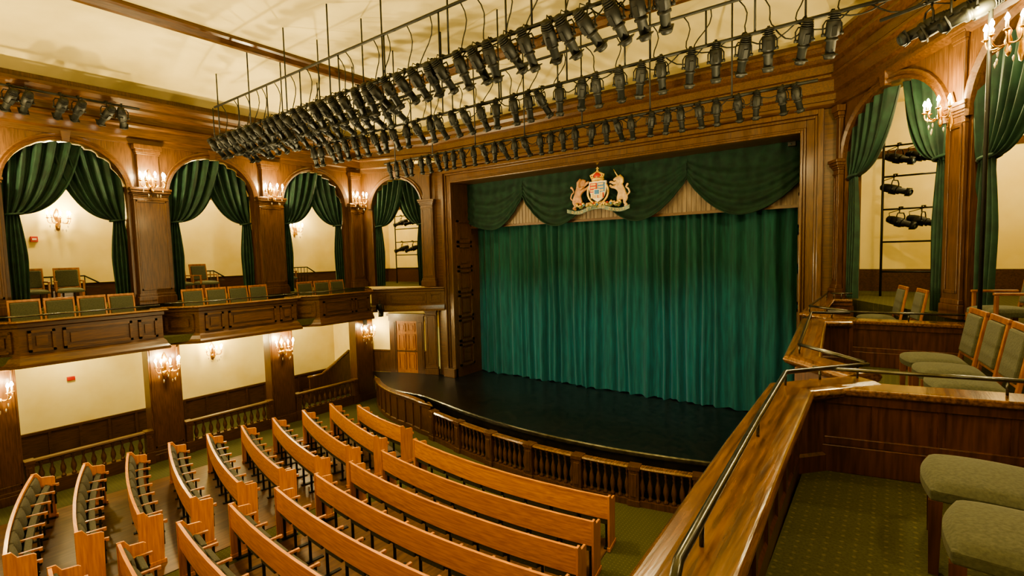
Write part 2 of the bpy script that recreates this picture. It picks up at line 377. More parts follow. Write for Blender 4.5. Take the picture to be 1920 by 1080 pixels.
def resample(P, step):
    P = [Vector(p) for p in P]
    seg = [(P[i + 1] - P[i]).length for i in range(len(P) - 1)]; T = sum(seg); n = max(1, int(round(T / step)))
    res = []
    for k in range(n + 1):
        t = T * k / n; i = 0
        while i < len(seg) - 1 and t > seg[i]: t -= seg[i]; i += 1
        d = (P[i + 1] - P[i]).normalized(); res.append((P[i] + d * min(t, seg[i]), d))
    return res
balt = G().lathe([(.045, 0), (.045, .04), (.026, .055), (.036, .1), (.056, .17), (.050, .24), (.026, .33), (.020, .37), (.036, .4), (.022, .43), (.042, .46), (.042, .5)], n=9)
bal_me = balt.build('baluster', WOOD, label='x'); bal_data = bal_me.data; bpy.data.objects.remove(bal_me)
def balustrade(name, pts, z0, z1, step, label, ped_every, ped_w=.2, mat=WOOD, grp=None):
    r = root(name, (pts[0][0], pts[0][1], 0), label, 'balustrade')
    if grp: r['group'] = grp
    G().sweep(pts, [(-.07, z1 - .06), (-.09, z1 - .03), (-.07, z1), (.07, z1), (.09, z1 - .03), (.07, z1 - .06)]).build('top_rail', RAILW if mat == WOOD else mat, r)
    G().sweep(pts, [(-.08, 0), (-.08, z0), (.08, z0), (.08, 0)]).build('base_rail', mat, r)
    rs = resample(pts, step); h = (z1 - .06) - z0
    for i, (p, d) in enumerate(rs):
        if i % ped_every == 0 or i == len(rs) - 1:
            M = Matrix.Translation((p.x, p.y, 0)) @ Matrix.Rotation(math.atan2(d.y, d.x), 4, 'Z')
            w = ped_w / 2
            gg = G().box((-w, -.1, 0), (w, .1, z1 - .02), 0, M); gg.box((-w - .02, -.12, 0), (w + .02, .12, z0), 0, M)
            gg.box((-w - .02, -.12, z1 - .07), (w + .02, .12, z1 + .012), 0, M); gg.box((-w + .04, -.115, z0 + .08), (w - .04, -.1, z1 - .14), 0, M)
            gg.build('pedestal', mat, r, bevel=.006)
        else:
            o = bpy.data.objects.new('baluster', bal_data); o.parent = r; o.location = (p.x - r.location.x, p.y - r.location.y, z0)
            o.scale = (1, 1, h / .5); col.objects.link(o)
    return r
iS = next(i for i, p in enumerate(RC) if p.x > -10.25)
balustrade('pit_balustrade', [tuple(p) for p in RC[iS:]], .12, .80, .15, 'curved dark wooden balustrade with turned balusters before the stage', 8, .2)
PP = [tuple(p) for p in RC[:iS]] + [(-10.36, 9.64)]
g = G(); g.sweep(PP, [(0, 0), (0, .9), (.06, .9), (.06, .82), (.03, .8), (.03, .14), (.06, .12), (.06, 0)])
r = root('stage_corner_panelling', (RC[0].x, RC[0].y, 0), 'curved dark wooden panelled front at the corner of the stage', 'panelling')
g.build('panel_body', WOOD, r)
for p, d in resample(PP, .42):
    M = Matrix.Translation((p.x, p.y, 0)) @ Matrix.Rotation(math.atan2(d.y, d.x), 4, 'Z'); G().box((-.035, -.06, .12), (.035, -.0, .84), 0, M).build('stile', WOOD, r)
G().sweep(PP, [(-.05, .9), (-.05, .96), (.09, .96), (.11, .93), (.09, .9)]).build('cap_rail', RAILW, r)

# ---------------------------------------------------------------- stage curtain
random.seed(7)
ph = [random.uniform(0, 6.28) for _ in range(12)]
def pleat(x):
    w = x + .07 * math.sin(x * 2.1 + ph[0]) + .045 * math.sin(x * 5.3 + ph[1])
    a = .7 + .3 * math.sin(x * 1.7 + ph[4])
    return .042 * a * math.sin(w * 2 * pi / .215) + .036 * math.sin(w * 2 * pi / .39 + ph[2]) + .03 * math.sin(x * 3.7 + ph[3])
r = root('stage_curtain', (-6.6, 13.42, .95), 'tall closed pleated teal green velvet stage curtain', 'curtain')
for (xa, xb) in ((-11.75, -6.85), (-6.95, -1.5)):
    g = G()
    def fn(u, v, xa=xa, xb=xb):
        x = xa + (xb - xa) * u; z = .97 + 6.3 * v + (.02 * math.sin(x * 13) * (1 - v))
        return (x + .02 * math.sin(z * 1.3 + x * 4), 13.42 + pleat(x) * (1 + .3 * (1 - v)) + .02 * math.sin(z * 1.1 + x * 3), z)
    g.grid(fn, int((xb - xa) / .016), 12); g.build('curtain_panel', VELV, r)
g = G().box((-11.6, 13.13, 5.98), (-1.6, 13.17, 7.4))
x = -11.55
while x < -1.65:
    g.box((x, 13.115, 6.0), (x + .10, 13.13, 7.4)); x += .12
r = root('valance_board', (-6.6, 13.13, 5.98), 'greyish boarded wooden panel above the stage curtain', 'pelmet')
g.build('board', BOARD, r)
G().box((-11.6, 13.08, 5.93), (-1.6, 13.16, 6.0)).build('edge_moulding', WOODX, r)
xs = [-11.62, -9.3, -6.75, -4.2, -1.58]
for k in range(4):
    xa, xb = xs[k], xs[k + 1]
    r = root('valance_swag', ((xa + xb) / 2, 12.95, 5.9), 'dark green velvet swag draped across the top of the stage opening', 'drapery', group='valance swags')
    g = G()
    def fn(u, v, xa=xa, xb=xb, k=k):
        s = math.sin(pi * u) ** .85
        drop = .56 + 1.0 * s
        if k == 0 and u < .5: drop = max(drop, 1.25 + .31 * s)
        if k == 3 and u > .5: drop = max(drop, .75 + .81 * s)
        z = 7.42 - drop * v
        f = math.sin(v ** 1.4 * 2 * pi * 4.3 + 1.1 * k + 3.5 * (u - .5) ** 2) * .036 * (.25 + s) * min(1, v * 3)
        y = 12.99 - .10 * s * v + f + .022 * math.sin(u * 46 + v * 3) * (1 - v) * .9 + .03 * math.sin(u * 60) * v * (1 - s)
        return (xa + (xb - xa) * u, y, z)
    g.grid(fn, 60, 44)
    g.build('swag_cloth', SWAGM, r)
    g = G(); pts = []
    for i in range(33):
        u = i / 32; p = fn(u, 1.0); pts.append((p[0], p[1] - .01, p[2] - .01))
    g.tube(pts, .02, 6); g.build('fringe', SWAGM, r)

# ---------------------------------------------------------------- coat of arms
cx, cy, cz = 0, 0, 0
r = root('royal_coat_of_arms', (0, 0, 0), 'painted carved royal coat of arms with lion, crowned shield and unicorn', 'coat of arms')
def skin(name, V, E, mat, mirror=1, off=0, flat=.55, fat=1.0):
    me = bpy.data.meshes.new(name)
    me.from_pydata([(mirror * v[0] + off, 0, v[1]) for v in V], E, [])
    o = bpy.data.objects.new(name, me); col.objects.link(o); o.parent = r; o.scale = (1, flat, 1)
    md = o.modifiers.new('skin', 'SKIN'); md.use_smooth_shade = True
    for i, v in enumerate(V):
        sv = me.skin_vertices[0].data[i]; sv.radius = (v[2] * fat, v[2] * fat); sv.use_root = (i == 0)
    s = o.modifiers.new('sub', 'SUBSURF'); s.levels = 1; s.render_levels = 2
    me.materials.append(mat); return o
Vl = [(-.2, .3, .085), (-.17, .42, .08), (-.11, .55, .11), (-.06, .66, .115), (-.02, .76, .10), (.07, .75, .05),
      (.03, .54, .045), (.1, .56, .035), (.17, .62, .032), (.04, .66, .045), (.12, .72, .034), (.18, .76, .032),
      (-.08, .22, .07), (-.06, .12, .04), (-.12, .06, .035), (-.02, .03, .035),
      (-.27, .2, .06), (-.22, .1, .04), (-.3, .03, .035), (-.2, -.0, .035),
      (-.3, .26, .02), (-.37, .33, .018), (-.34, .44, .018), (-.27, .5, .018), (-.31, .6, .022), (-.37, .66, .04), (-.06, .84, .04)]
El = [(0, 1), (1, 2), (2, 3), (3, 4), (4, 5), (2, 6), (6, 7), (7, 8), (3, 9), (9, 10), (10, 11), (0, 12), (12, 13), (13, 14), (14, 15), (0, 16), (16, 17), (17, 18), (18, 19), (0, 20), (20, 21), (21, 22), (22, 23), (23, 24), (24, 25), (4, 26)]
skin('lion', Vl, El, LION, 1, -.44, fat=1.1)
Vu = [(-.2, .3, .08), (-.17, .42, .075), (-.11, .54, .085), (-.08, .66, .06), (-.09, .76, .055), (-.0, .74, .04), (.06, .70, .03),
      (.02, .54, .04), (.1, .53, .03), (.16, .6, .028), (.03, .62, .04), (.12, .68, .03), (.17, .66, .026),
      (-.08, .22, .06), (-.06, .12, .03), (-.12, .06, .028), (-.04, .02, .03),
      (-.27, .2, .055), (-.22, .1, .032), (-.3, .03, .03), (-.22, -.0, .03),
      (-.3, .28, .018), (-.37, .36, .018), (-.33, .46, .018), (-.27, .5, .02), (-.33, .6, .03), (-.13, .83, .02)]
Eu = [(0, 1), (1, 2), (2, 3), (3, 4), (4, 5), (5, 6), (2, 7), (7, 8), (8, 9), (3, 10), (10, 11), (11, 12), (0, 13), (13, 14), (14, 15), (15, 16), (0, 17), (17, 18), (18, 19), (19, 20), (0, 21), (21, 22), (22, 23), (23, 24), (24, 25), (4, 26)]
skin('unicorn', Vu, Eu, UNIC, -1, .46, fat=1.25)
G().tube([(cx + .52, cy, cz + .8), (cx + .42, cy - .02, cz + 1.0)], [.02, .005], 6).build('horn', GOLD, r)
g = G(); g.tube([(.58, 0, .84), (.63, 0, .74), (.63, 0, .64), (.60, 0, .56)], [.02, .045, .05, .02], 8)
g.build('mane', GOLD, r)
g = G(); g.tube([(-.48, -.06, .84), (-.55, -.06, .74), (-.55, -.06, .62), (-.48, -.07, .56), (-.40, -.07, .62)], [.03, .045, .05, .045, .03], 8); g.build('mane', LION, r)
def shieldpoly(w, h): return [(-w, h), (w, h), (w, h * .35), (w * .9, 0), (w * .6, -h * .5), (0, -h * .85), (-w * .6, -h * .5), (-w * .9, 0), (-w, h * .35)]
def xz(poly, x, z, y0, y1):
    M = Matrix.Translation((x, 0, z)) @ Matrix.Rotation(pi / 2, 4, 'X'); return poly, -y1, -y0, M
big = []
g = G(); p, a, b_, M = xz(shieldpoly(.2, .27), cx, cz + .42, cy - .06, cy); g.prism(p, a, b_, 0, M); big.append(g.build('shield', IVORY, r, bevel=.01))
g = G()
qs = [(-.17, -.01, .01, .23, 0), (.01, .17, .01, .23, 1), (-.15, -.01, -.13, -.01, 3), (.01, .15, -.13, -.01, 0)]
for xa, xb, za, zb, mi in qs:
    g.box((cx + xa, cy - .075, cz + .42 + za), (cx + xb, cy - .055, cz + .42 + zb), mi)
    for i in range(3):
        zz = cz + .42 + za + (zb - za) * (i + .5) / 3; g.box((cx + xa + .02, cy - .083, zz - .02), (cx + xb - .02, cy - .07, zz + .02), 2)
g.box((cx - .07, cy - .09, cz + .36), (cx + .07, cy - .07, cz + .5), 3); g.box((cx - .05, cy - .1, cz + .38), (cx + .05, cy - .08, cz + .48), 1)
big.append(g.build('quartered_arms', [RED, BLUE, GOLD, IVORY], r))
g = G()
g.tube([(cx + .24 * math.cos(a), cy - .04, cz + .44 + .28 * math.sin(a)) for a in [2 * pi * i / 24 for i in range(25)]], .022, 6); big.append(g.build('garter', GOLD, r))
for o in big: o.scale = (1.18, 1.3, 1.15); o.location = (0, 0, .43 * (1 - 1.15))
g = G(); g.lathe([(.15, 0), (.165, .03), (.15, .06), (.15, .07)], (cx, cy - .04, cz + .74), 14)
for i in range(5):
    a = pi * i / 4; g.tube([(cx + .15 * math.cos(a), cy - .07, cz + .80), (cx + .19 * math.cos(a), cy - .08, cz + .89), (cx + .02 * math.cos(a), cy - .07, cz + .98)], .02, 6)
    g.ball((cx + .15 * math.cos(a), cy - .10, cz + .84), .026)
g.ball((cx, cy - .06, cz + 1.01), .032); g.box((cx - .012, cy - .07, cz + 1.03), (cx + .012, cy - .05, cz + 1.11)); g.box((cx - .035, cy - .07, cz + 1.06), (cx + .035, cy - .05, cz + 1.08))
g.build('crown', GOLD, r)
G().ball((cx, cy - .04, cz + .86), .135, (1, .6, .95)).build('crown_cap', RED, r)
def rib(u, v):
    x = (u - .5) * 1.72; z = -.03 + .06 * math.cos((u - .5) * 2 * pi * 1.5)
    return (cx + x, cy - .09 - .03 * math.cos(u * 2 * pi * 3), cz + z - .05 + .10 * v)
g = G(); g.grid(rib, 40, 2); g.grid(lambda u, v: (rib(u, v)[0], rib(u, v)[1] + .03, rib(u, v)[2]), 40, 2); g.build('motto_ribbon', RIBB, r)
random.seed(2)
for j, (mt, zz) in enumerate(((LEAF, .07), (GOLD, .115))):
    g = G(); pts = [(-.62 + 1.24 * i / 30, -.06 + .02 * math.sin(i * 2 + j), zz + .04 * math.sin(i * 1.3 + j * 2)) for i in range(31)]
    g.tube(pts, [.032 + .016 * math.sin(i * 2.4 + j) for i in range(31)], 8); g.build('foliage', mt, r)
for i in range(13): G().ball((-.56 + i * .093, -.11, .10 + .035 * (i % 2)), .03, (1, .6, .9), 8).build('rosette', (GOLD, RED, BLUE, UNIC)[i % 4], r)
txt = "DIEU ET MON DROIT"
for i, ch in enumerate(txt):
    if ch == ' ': continue
    cu = bpy.data.curves.new('l', 'FONT'); cu.body = ch; cu.size = .085; cu.extrude = .004; cu.align_x = 'CENTER'
    to = bpy.data.objects.new('l', cu); col.objects.link(to)
    dg = bpy.context.evaluated_depsgraph_get(); me = bpy.data.meshes.new_from_object(to.evaluated_get(dg))
    bpy.data.objects.remove(to)
    me.materials.clear(); me.materials.append(GOLD)
    u = .09 + .82 * i / (len(txt) - 1); p = rib(u, .2)
    o = bpy.data.objects.new('motto_letter', me); o.parent = r; o.rotation_euler = (pi / 2, 0, 0)
    o.location = (p[0], p[1] - .012, p[2]); col.objects.link(o)
r.location = (-6.54, 12.76, 6.25); r.scale = (1.1, 1, 1.0)

# ---------------------------------------------------------------- columns
def column(name, base, rz, z0, z1, w, dep, label, upper=None, mat=WOOD, cs=1.0):
    r = root(name, (base[0], base[1], z0), label, 'column', group='wooden pilasters')
    M = Matrix.Translation((base[0], base[1], 0)) @ Matrix.Rotation(rz, 4, 'Z')
    h = w / 2
    g = G().box((-h, -dep, z0 + .25), (h, 0, z1 - .2), 0, M)
    for (a, b) in ((-h + .04, -h + .08), (h - .08, h - .04)): g.box((a, -dep - .012, z0 + .35), (b, -dep, z1 - .3), 0, M)
    g.box((-h + .04, -dep - .012, z0 + .35), (h - .04, -dep, z0 + .4), 0, M); g.box((-h + .04, -dep - .012, z1 - .35), (h - .04, -dep, z1 - .3), 0, M)
    g.build('shaft', mat, r, bevel=.008)
    g = G().box((-h - .05 * cs, -dep - .05 * cs, z0), (h + .05 * cs, 0, z0 + .2), 0, M); g.box((-h - .025 * cs, -dep - .025 * cs, z0 + .2), (h + .025 * cs, 0, z0 + .27), 0, M)
    g.build('base', mat, r, bevel=.01)
    g = G()
    for i, (o, za, zb) in enumerate(((.015, -.30, -.27), (.015, -.2, -.16), (.035, -.16, -.12), (.06, -.12, -.06), (.08, -.06, 0))):
        o *= cs; g.box((-h - o, -dep - o, z1 + za), (h + o, 0, z1 + zb), 0, M)
    g.build('capital', mat, r, bevel=.008)
    if upper:
        g = G().box((-h * .62, -dep * .8, z1), (h * .62, 0, upper - .2), 0, M)
        for i, (o, za, zb) in enumerate(((.02, -.24, -.2), (.04, -.2, -.12), (.07, -.12, 0))): g.box((-h * .62 - o * cs, -dep * .8 - o * cs, upper + za), (h * .62 + o * cs, 0, upper + zb), 0, M)
        g.build('upper_shaft', mat, r, bevel=.008)
    return r
RZ = pi / 2
for yc in (-1.3, 1.75, 4.85, 7.95, 10.97):
    column('gallery_pilaster', (LW + .01, yc), RZ, 4.0, 6.9, .74 if yc < 10 else .48, .16, 'square panelled walnut pilaster between draped gallery arches', upper=7.97)
    column('aisle_column', (LW - .1, yc), RZ, 0, 3.2, .72, .38, 'square dark wooden column carrying the balcony above the aisle')
angL = math.atan2(dL.y, dL.x); angR = math.atan2(dR.y, dR.x)
pD = Vector(A2) - dL * .26 + nL * .01
column('corner_pilaster', (pD.x, pD.y), angL, .95, 3.3, .42, .1, 'narrow walnut pilaster beside the stage door')
column('corner_pilaster', (pD.x, pD.y), angL, 4.0, 6.95, .44, .12, 'narrow walnut pilaster at the corner of the proscenium', upper=7.97)
pF = Vector(A3) + dR * 3.40 + nR * .01
column('gallery_pilaster', (pF.x, pF.y), angR, 4.0, 6.95, .34, .05, 'tall walnut pilaster between two draped corner arches', upper=7.97, cs=.5)
pF0 = Vector(A3) + dR * .2 + nR * .01
column('corner_pilaster', (pF0.x, pF0.y), angR, 4.0, 6.75, .2, .1, 'slim walnut pilaster carrying the corner arch', upper=7.8)

# ---------------------------------------------------------------- arch drapes
def drape(P0, d, s0, s1, zs, ri, back, group, tiez=6.12, floor=4.02, label='dark green velvet drape parted and tied back in an arch', full=.28, ins=(.17, .17)):
    P0 = Vector(P0); d = Vector(d); nn = Vector((d.y, -d.x)); c = (s0 + s1) / 2; h = (s1 - s0) / 2
    for sg in (-1, 1):
        bk = back + .05 * sg
        q = P0 + d * (c + sg * h) - nn * bk
        r = root('arch_drape', (q.x, q.y, floor), label, 'drape', group=group)
        g = G(); random.seed(int(abs(q.x * 10 + q.y * 7) + sg))
        k1 = random.uniform(0, 6); tz = tiez + random.uniform(-.06, .06)
        ts = c + sg * (h - ins[0 if sg < 0 else 1])
        def fn(u, v):
            st = c + sg * h * (1 - u * (1 + full)); tt = max(-1, min(1, (st - c) / h))
            zt = zs + ri * math.sqrt(max(0, 1 - tt * tt)) - .02
            if u < .04: zt = zs + .15
            se = ts + sg * (.14 - .30 * u); ze_ = tz + .06 * (u - .5)
            cs = st + (se - st) * (.30 + .1 * (1 - u)); cz_ = ze_ + (.42 - .32 * u) * (zt - ze_) * .5 + .02
            s_ = st * (1 - v) ** 2 + cs * 2 * v * (1 - v) + se * v * v
            z_ = zt * (1 - v) ** 2 + cz_ * 2 * v * (1 - v) + ze_ * v * v
            amp = .085 * math.sin(u * 2 * pi * 5.5 + k1 + .8 * v) * (1 - .5 * v) + .025 * math.sin(u * 2 * pi * 12 + v * 3)
            p = P0 + d * s_ - nn * (bk - amp); return (p.x, p.y, z_)
        g.grid(fn, 72, 18)
        g.build('gathered_swag', DRAPE, r)
        g = G()
        def fh(u, v):
            w = .12 + .08 * min(1, v * 2.2) + .02 * math.sin(v * 5)
            s_ = ts + sg * (.03) + (u - .5) * 2 * w * .95; z_ = tz + .04 - (tz + .04 - floor) * v
            off = .05 * math.sin(u * 2 * pi * 4.5 + k1) * (.6 + .5 * v)
            p = P0 + d * s_ - nn * (bk - off); return (p.x, p.y, z_)
        g.grid(fh, 40, 14); g.build('drape_tail', DRAPE, r)
        g = G(); pts = []
        for i in range(13):
            a = 2 * pi * i / 12; p = P0 + d * (ts + .15 * math.cos(a)) - nn * (bk - .085 * math.sin(a)); pts.append((p.x, p.y, tz + .03 + .02 * math.cos(a)))
        g.tube(pts, .025, 6); g.build('tieback', DRAPE, r)
for o in Lops: drape(A0, (0, 1), *o, .18, 'gallery arch drapes')
drape(A1, dL, *Dop[0], .2, 'corner arch drapes')
drape(A3, dR, *Rop[0], .14, 'box arch drapes', tiez=6.3, full=.0, ins=(.17, .36))
drape(A3, dR, *Rop[1], .14, 'box arch drapes', tiez=6.1, full=.22)

# ---------------------------------------------------------------- balcony parapets
def panel_on(g, p, d, s0, s1, z0, z1, off, mi=0, t=.035, e=.025):
    p = Vector(p); d = Vector(d); nn = Vector((d.y, -d.x))
    M = Matrix.Translation((p.x + nn.x * off, p.y + nn.y * off, 0)) @ Matrix.Rotation(math.atan2(d.y, d.x), 4, 'Z')
    g.box((s0, -e, z0), (s0 + t, 0, z1), mi, M); g.box((s1 - t, -e, z0), (s1, 0, z1), mi, M)
    g.box((s0, -e, z0), (s1, 0, z0 + t), mi, M); g.box((s0, -e, z1 - t), (s1, 0, z1), mi, M)
    if s1 - s0 > .2 and z1 - z0 > .2: g.box((s0 + t * 2.4, -e * .7, z0 + t * 2.4), (s1 - t * 2.4, 0, z1 - t * 2.4), mi, M)
def parapet(name, path, z0, z1, label, segs, wood=WOODH, cap_w=(-.08, .1), rail=None, capm=None):
    r = root(name, (path[0][0], path[0][1], z0), label, 'balcony parapet')
    g = G(); g.sweep(path, [(-.06, z0 + .1), (-.06, z1 - .05), (.05, z1 - .05), (.05, z1 - .12), (.02, z1 - .14), (.02, z0 + .22), (.06, z0 + .18), (.09, z0 + .1), (.12, z0 + .06), (.12, z0), (-.06, z0)])
    g.build('parapet_wall', wood, r)
    a, b = cap_w
    G().sweep(path, [(a, z1 - .05), (a - .02, z1 - .025), (a, z1), (b, z1), (b + .03, z1 - .025), (b, z1 - .05)]).build('cap_rail', capm or RAILW, r, bevel=.006)
    for (i, fr) in segs:
        p = Vector(path[i]); q = Vector(path[i + 1]); L = (q - p).length; d = (q - p).normalized()
        for (f0, f1) in fr:
            g = G(); panel_on(g, p, d, L * f0, L * f1, z0 + .27, z1 - .19, .02, t=.045, e=.04); g.build('raised_panel', wood, r)
    if rail:
        G().tube(rail, .016, 8).build('handrail', RAILM, r)
    return r
F3 = ((.05, .22), (.27, .76), (.81, .96))
for (ya, yb, yc) in ((-4.3, -3.8, -1.9), (-1.8, -1.3, 1.1), (1.3, 1.9, 4.15), (4.32, 4.9, 7.25)):
    rail = [(-13.1, ya + .05, 4.12), (-12.72, yb, 4.12), (-12.72, yc, 4.12), (-12.9, yc, 4.12)]
    parapet('balcony_parapet', [(-13.2, ya), (-12.7, yb), (-12.7, yc), (-13.1, yc + .02)], 3.18, 4.04, 'canted dark wooden balcony front with raised panels', [(0, ((.12, .88),)), (1, F3)], rail=rail)
parapet('balcony_parapet', [(-13.15, 7.42), (-12.7, 7.95), (-12.7, 9.65), (-13.75, 10.38)], 3.18, 4.04, 'short canted dark wooden balcony front with raised panels', [(0, ((.12, .88),)), (1, ((.06, .62), (.68, .95)))], rail=[(-13.1, 7.45, 4.12), (-12.72, 7.95, 4.12), (-12.72, 9.65, 4.12)])
parapet('balcony_parapet', [(-13.85, 10.6), (-12.0, 12.15)], 3.22, 4.0, 'plain panelled wooden front of the corner box', [(0, ((.05, .2), (.25, .75), (.8, .95)))], cap_w=(-.05, .07), capm=WOODH)
def rparapet(path, label, rail, cw=.14):
    r = root('box_parapet', (path[0][0], path[0][1], 3.2), label, 'balcony parapet')
    z0, z1 = 3.15, 4.03
    G().sweep(path, [(-.05, z0), (-.05, z1 - .05), (.06, z1 - .05), (.06, z0)]).build('parapet_wall', REDW, r)
    G().sweep(path, [(-.065, 3.4), (-.065, 3.52), (-.05, 3.54), (-.05, 3.4)]).build('skirting', REDW, r)
    c = cw
    G().sweep(path, [(-c, z1 - .06), (-c - .02, z1 - .03), (-c, z1), (-c * .5, z1 + .012), (c * .5, z1 + .012), (c, z1), (c + .02, z1 - .03), (c, z1 - .06), (.07, z1 - .1), (-.07, z1 - .1)], sm=False).build('cap_rail', RAILW, r, bevel=.01)
    for i in range(len(path) - 1):
        p = Vector(path[i]); q = Vector(path[i + 1]); L = (q - p).length; d = (q - p).normalized(); n = max(1, int(L / .3))
        M = Matrix.Translation((p.x, p.y, 0)) @ Matrix.Rotation(math.atan2(d.y, d.x), 4, 'Z')
        for k in range(n + 1):
            s = L * k / n; G().box((s - .025, .05, 3.52), (s + .025, .065, z1 - .1), 0, M).build('stile', REDW, r)
    G().tube(rail, .017, 10).build('handrail', RAILM, r)
    for i in range(1, len(rail) - 1, 1):
        if rail[i][2] > 4.12: G().tube([rail[i], (rail[i][0], rail[i][1], z1)], .009, 6).build('rail_post', RAILM, r)
    return r
rparapet([(-.14, 4.62), (-.58, 4.12), (-.55, 2.8), (-.50, 1.4), (-.42, -1.5)], 'dark wooden balcony wall with worn glossy cap and steel rail',
         [(-.14, 4.72, 4.13), (-.2, 4.6, 4.14), (-.61, 4.1, 4.14), (-.56, 2.9, 4.14), (-.50, 1.7, 4.14), (-.485, 1.42, 4.14), (-.47, 1.33, 4.11), (-.45, 1.27, 4.04)])
rparapet([(-.46, 8.25), (-.87, 8.1), (-.66, 5.35), (-.16, 4.82)], 'dark wooden balcony wall with glossy cap around the next box',
         [(-.46, 8.3, 4.12), (-.90, 8.1, 4.13), (-.69, 5.4, 4.13), (-.16, 4.78, 4.13)])
rparapet([(-1.05, 12.1), (-1.0, 9.0), (-.5, 8.5)], 'dark wooden balcony wall of the box beside the stage',
         [(-1.05, 12.1, 4.12), (-1.02, 11.5, 4.13), (-1.02, 9.0, 4.13), (-.5, 8.48, 4.13)])
def partition(p, q, ztop, label):
    r = root('box_partition', (p[0], p[1], 3.4), label, 'partition')
    p = Vector(p); q = Vector(q); L = (q - p).length; d = (q - p).normalized()
    M = Matrix.Translation((p.x, p.y, 0)) @ Matrix.Rotation(math.atan2(d.y, d.x), 4, 'Z')
    G().box((0, 0, 3.4), (L, .1, ztop - .05), 0, M).build('panel_body', REDW, r)
    g = G().box((0, -.03, 3.4), (L, 0, 3.60), 0, M); g.box((0, -.02, 3.60), (L, 0, 3.66), 0, M); g.build('skirting', REDW, r, bevel=.006)
    G().box((0, -.025, ztop - .12), (L, 0, ztop - .05), 0, M).build('top_band', REDW, r)
    n = max(1, int(L / .33))
    for k in range(n + 1): G().box((L * k / n - .018, -.012, 3.66), (L * k / n + .018, 0, ztop - .12), 0, M).build('stile', REDW, r)
    G().box((-.02, -.06, ztop - .05), (L, .2, ztop), 0, M).build('cap_rail', RAILW, r, bevel=.012)
    P = lambda s, y, z: M @ Vector((s, y, z))
    G().tube([P(.0, .12, ztop + .1), P(L, .12, ztop + .1)], .015, 8).build('handrail', RAILM, r)
    for s in (.05, L * .5, L - .1): G().tube([P(s, .12, ztop), P(s, .12, ztop + .1)], .009, 6).build('rail_post', RAILM, r)
partition((-.45, 4.28), (1.75, 4.73), 4.03, 'panelled mahogany partition between two theatre boxes')
partition((-.72, 8.3), (1.1, 8.45), 4.03, 'panelled mahogany partition behind the row of chairs')
partition((-.95, 11.45), (-.6, 11.48), 4.03, 'short panelled partition beside the proscenium')

# ---------------------------------------------------------------- aisle wainscot, balustrades
g = G(); g.sweep([(-17.2, -4.6), (-17.2, 11.3)], [(0, 0), (0, .86), (.06, .86), (.06, .8), (.03, .78), (.03, .15), (.05, .13), (.05, 0)])
x = -4.5
while x < 11.3: g.box((-17.18, x, .15), (-17.145, x + .06, .8)); x += .62
trim(g, WOODH, 'dark wooden wainscot along the cream aisle wall')
g = G(); g.sweep([(-17.2, -4.6), (-17.2, 14.1), (-12.6, 14.1)], [(0, 4.0), (0, 4.55), (.05, 4.55), (.03, 4.5), (.03, 4.0)]); trim(g, WOODH, 'low dark wooden wainscot along the gallery wall')
g = G(); g.sweep([(-17.2, -4.6), (-17.2, 14.18), (-12.6, 14.18)], [(0, 6.98), (0, 7.12), (.06, 7.12), (.08, 7.08), (.03, 6.98)]); trim(g, WOODH, 'dark wooden picture rail high on the gallery wall')
g = G(); g.sweep([(-.8, 14.18), (3.98, 14.18), (3.98, -4.6)], [(0, 4.0), (0, 4.5), (.05, 4.5), (.03, 4.0)]); g.sweep([(-.8, 14.18), (3.98, 14.18), (3.98, -4.6)], [(0, 6.98), (0, 7.12), (.06, 7.12), (.03, 6.98)]); trim(g, WOODH, 'dark wooden wainscot and rail on the box gallery wall')
pa = Vector(A1); g = G()
panel = [(pa + dL * s) for s in (.1, LD - .45)]
g.sweep([tuple(panel[0]), tuple(panel[1])], [(0, .95), (0, 1.75), (.05, 1.75), (.05, 1.7), (.02, 1.68), (.02, .95)])
trim(g, WOOD, 'dark wooden wainscot beside the stage door')
for (ya, yb) in ((-.8, 1.3), (2.2, 4.4), (5.3, 7.5), (8.4, 10.5)):
    balustrade('aisle_balustrade', [(-14.85, ya), (-14.85, yb)], .3, .84, .19, 'low dark wooden balustrade between the aisle columns', 99, .14, WOODH, 'aisle balustrades')
r = root('stair_side', (-16.2, 9.6, 0), 'rising dark wooden panelled stair side against the aisle wall', 'stair')
g = G(); g.add([(-16.2, 9.6, 0), (-16.2, 11.25, 0), (-16.2, 11.25, 1.55), (-16.2, 10.1, .9), (-16.2, 9.6, .9), (-16.12, 9.6, 0), (-16.12, 11.25, 0), (-16.12, 11.25, 1.55), (-16.12, 10.1, .9), (-16.12, 9.6, .9)], [(0, 1, 2, 3, 4), (5, 6, 7, 8, 9), (0, 1, 6, 5), (1, 2, 7, 6), (2, 3, 8, 7), (3, 4, 9, 8), (4, 0, 5, 9)])
g.build('side_panel', WOOD, r)
G().tube([(-16.16, 9.55, .93), (-16.16, 10.1, .93), (-16.16, 11.25, 1.6)], .05, 6).build('handrail', RAILW, r)
for i in range(6): G().box((-17.1, 9.6 + i * .28, 0), (-16.2, 9.6 + (i + 1) * .28, .15 * (i + 1))).build('step', DARKW, r)

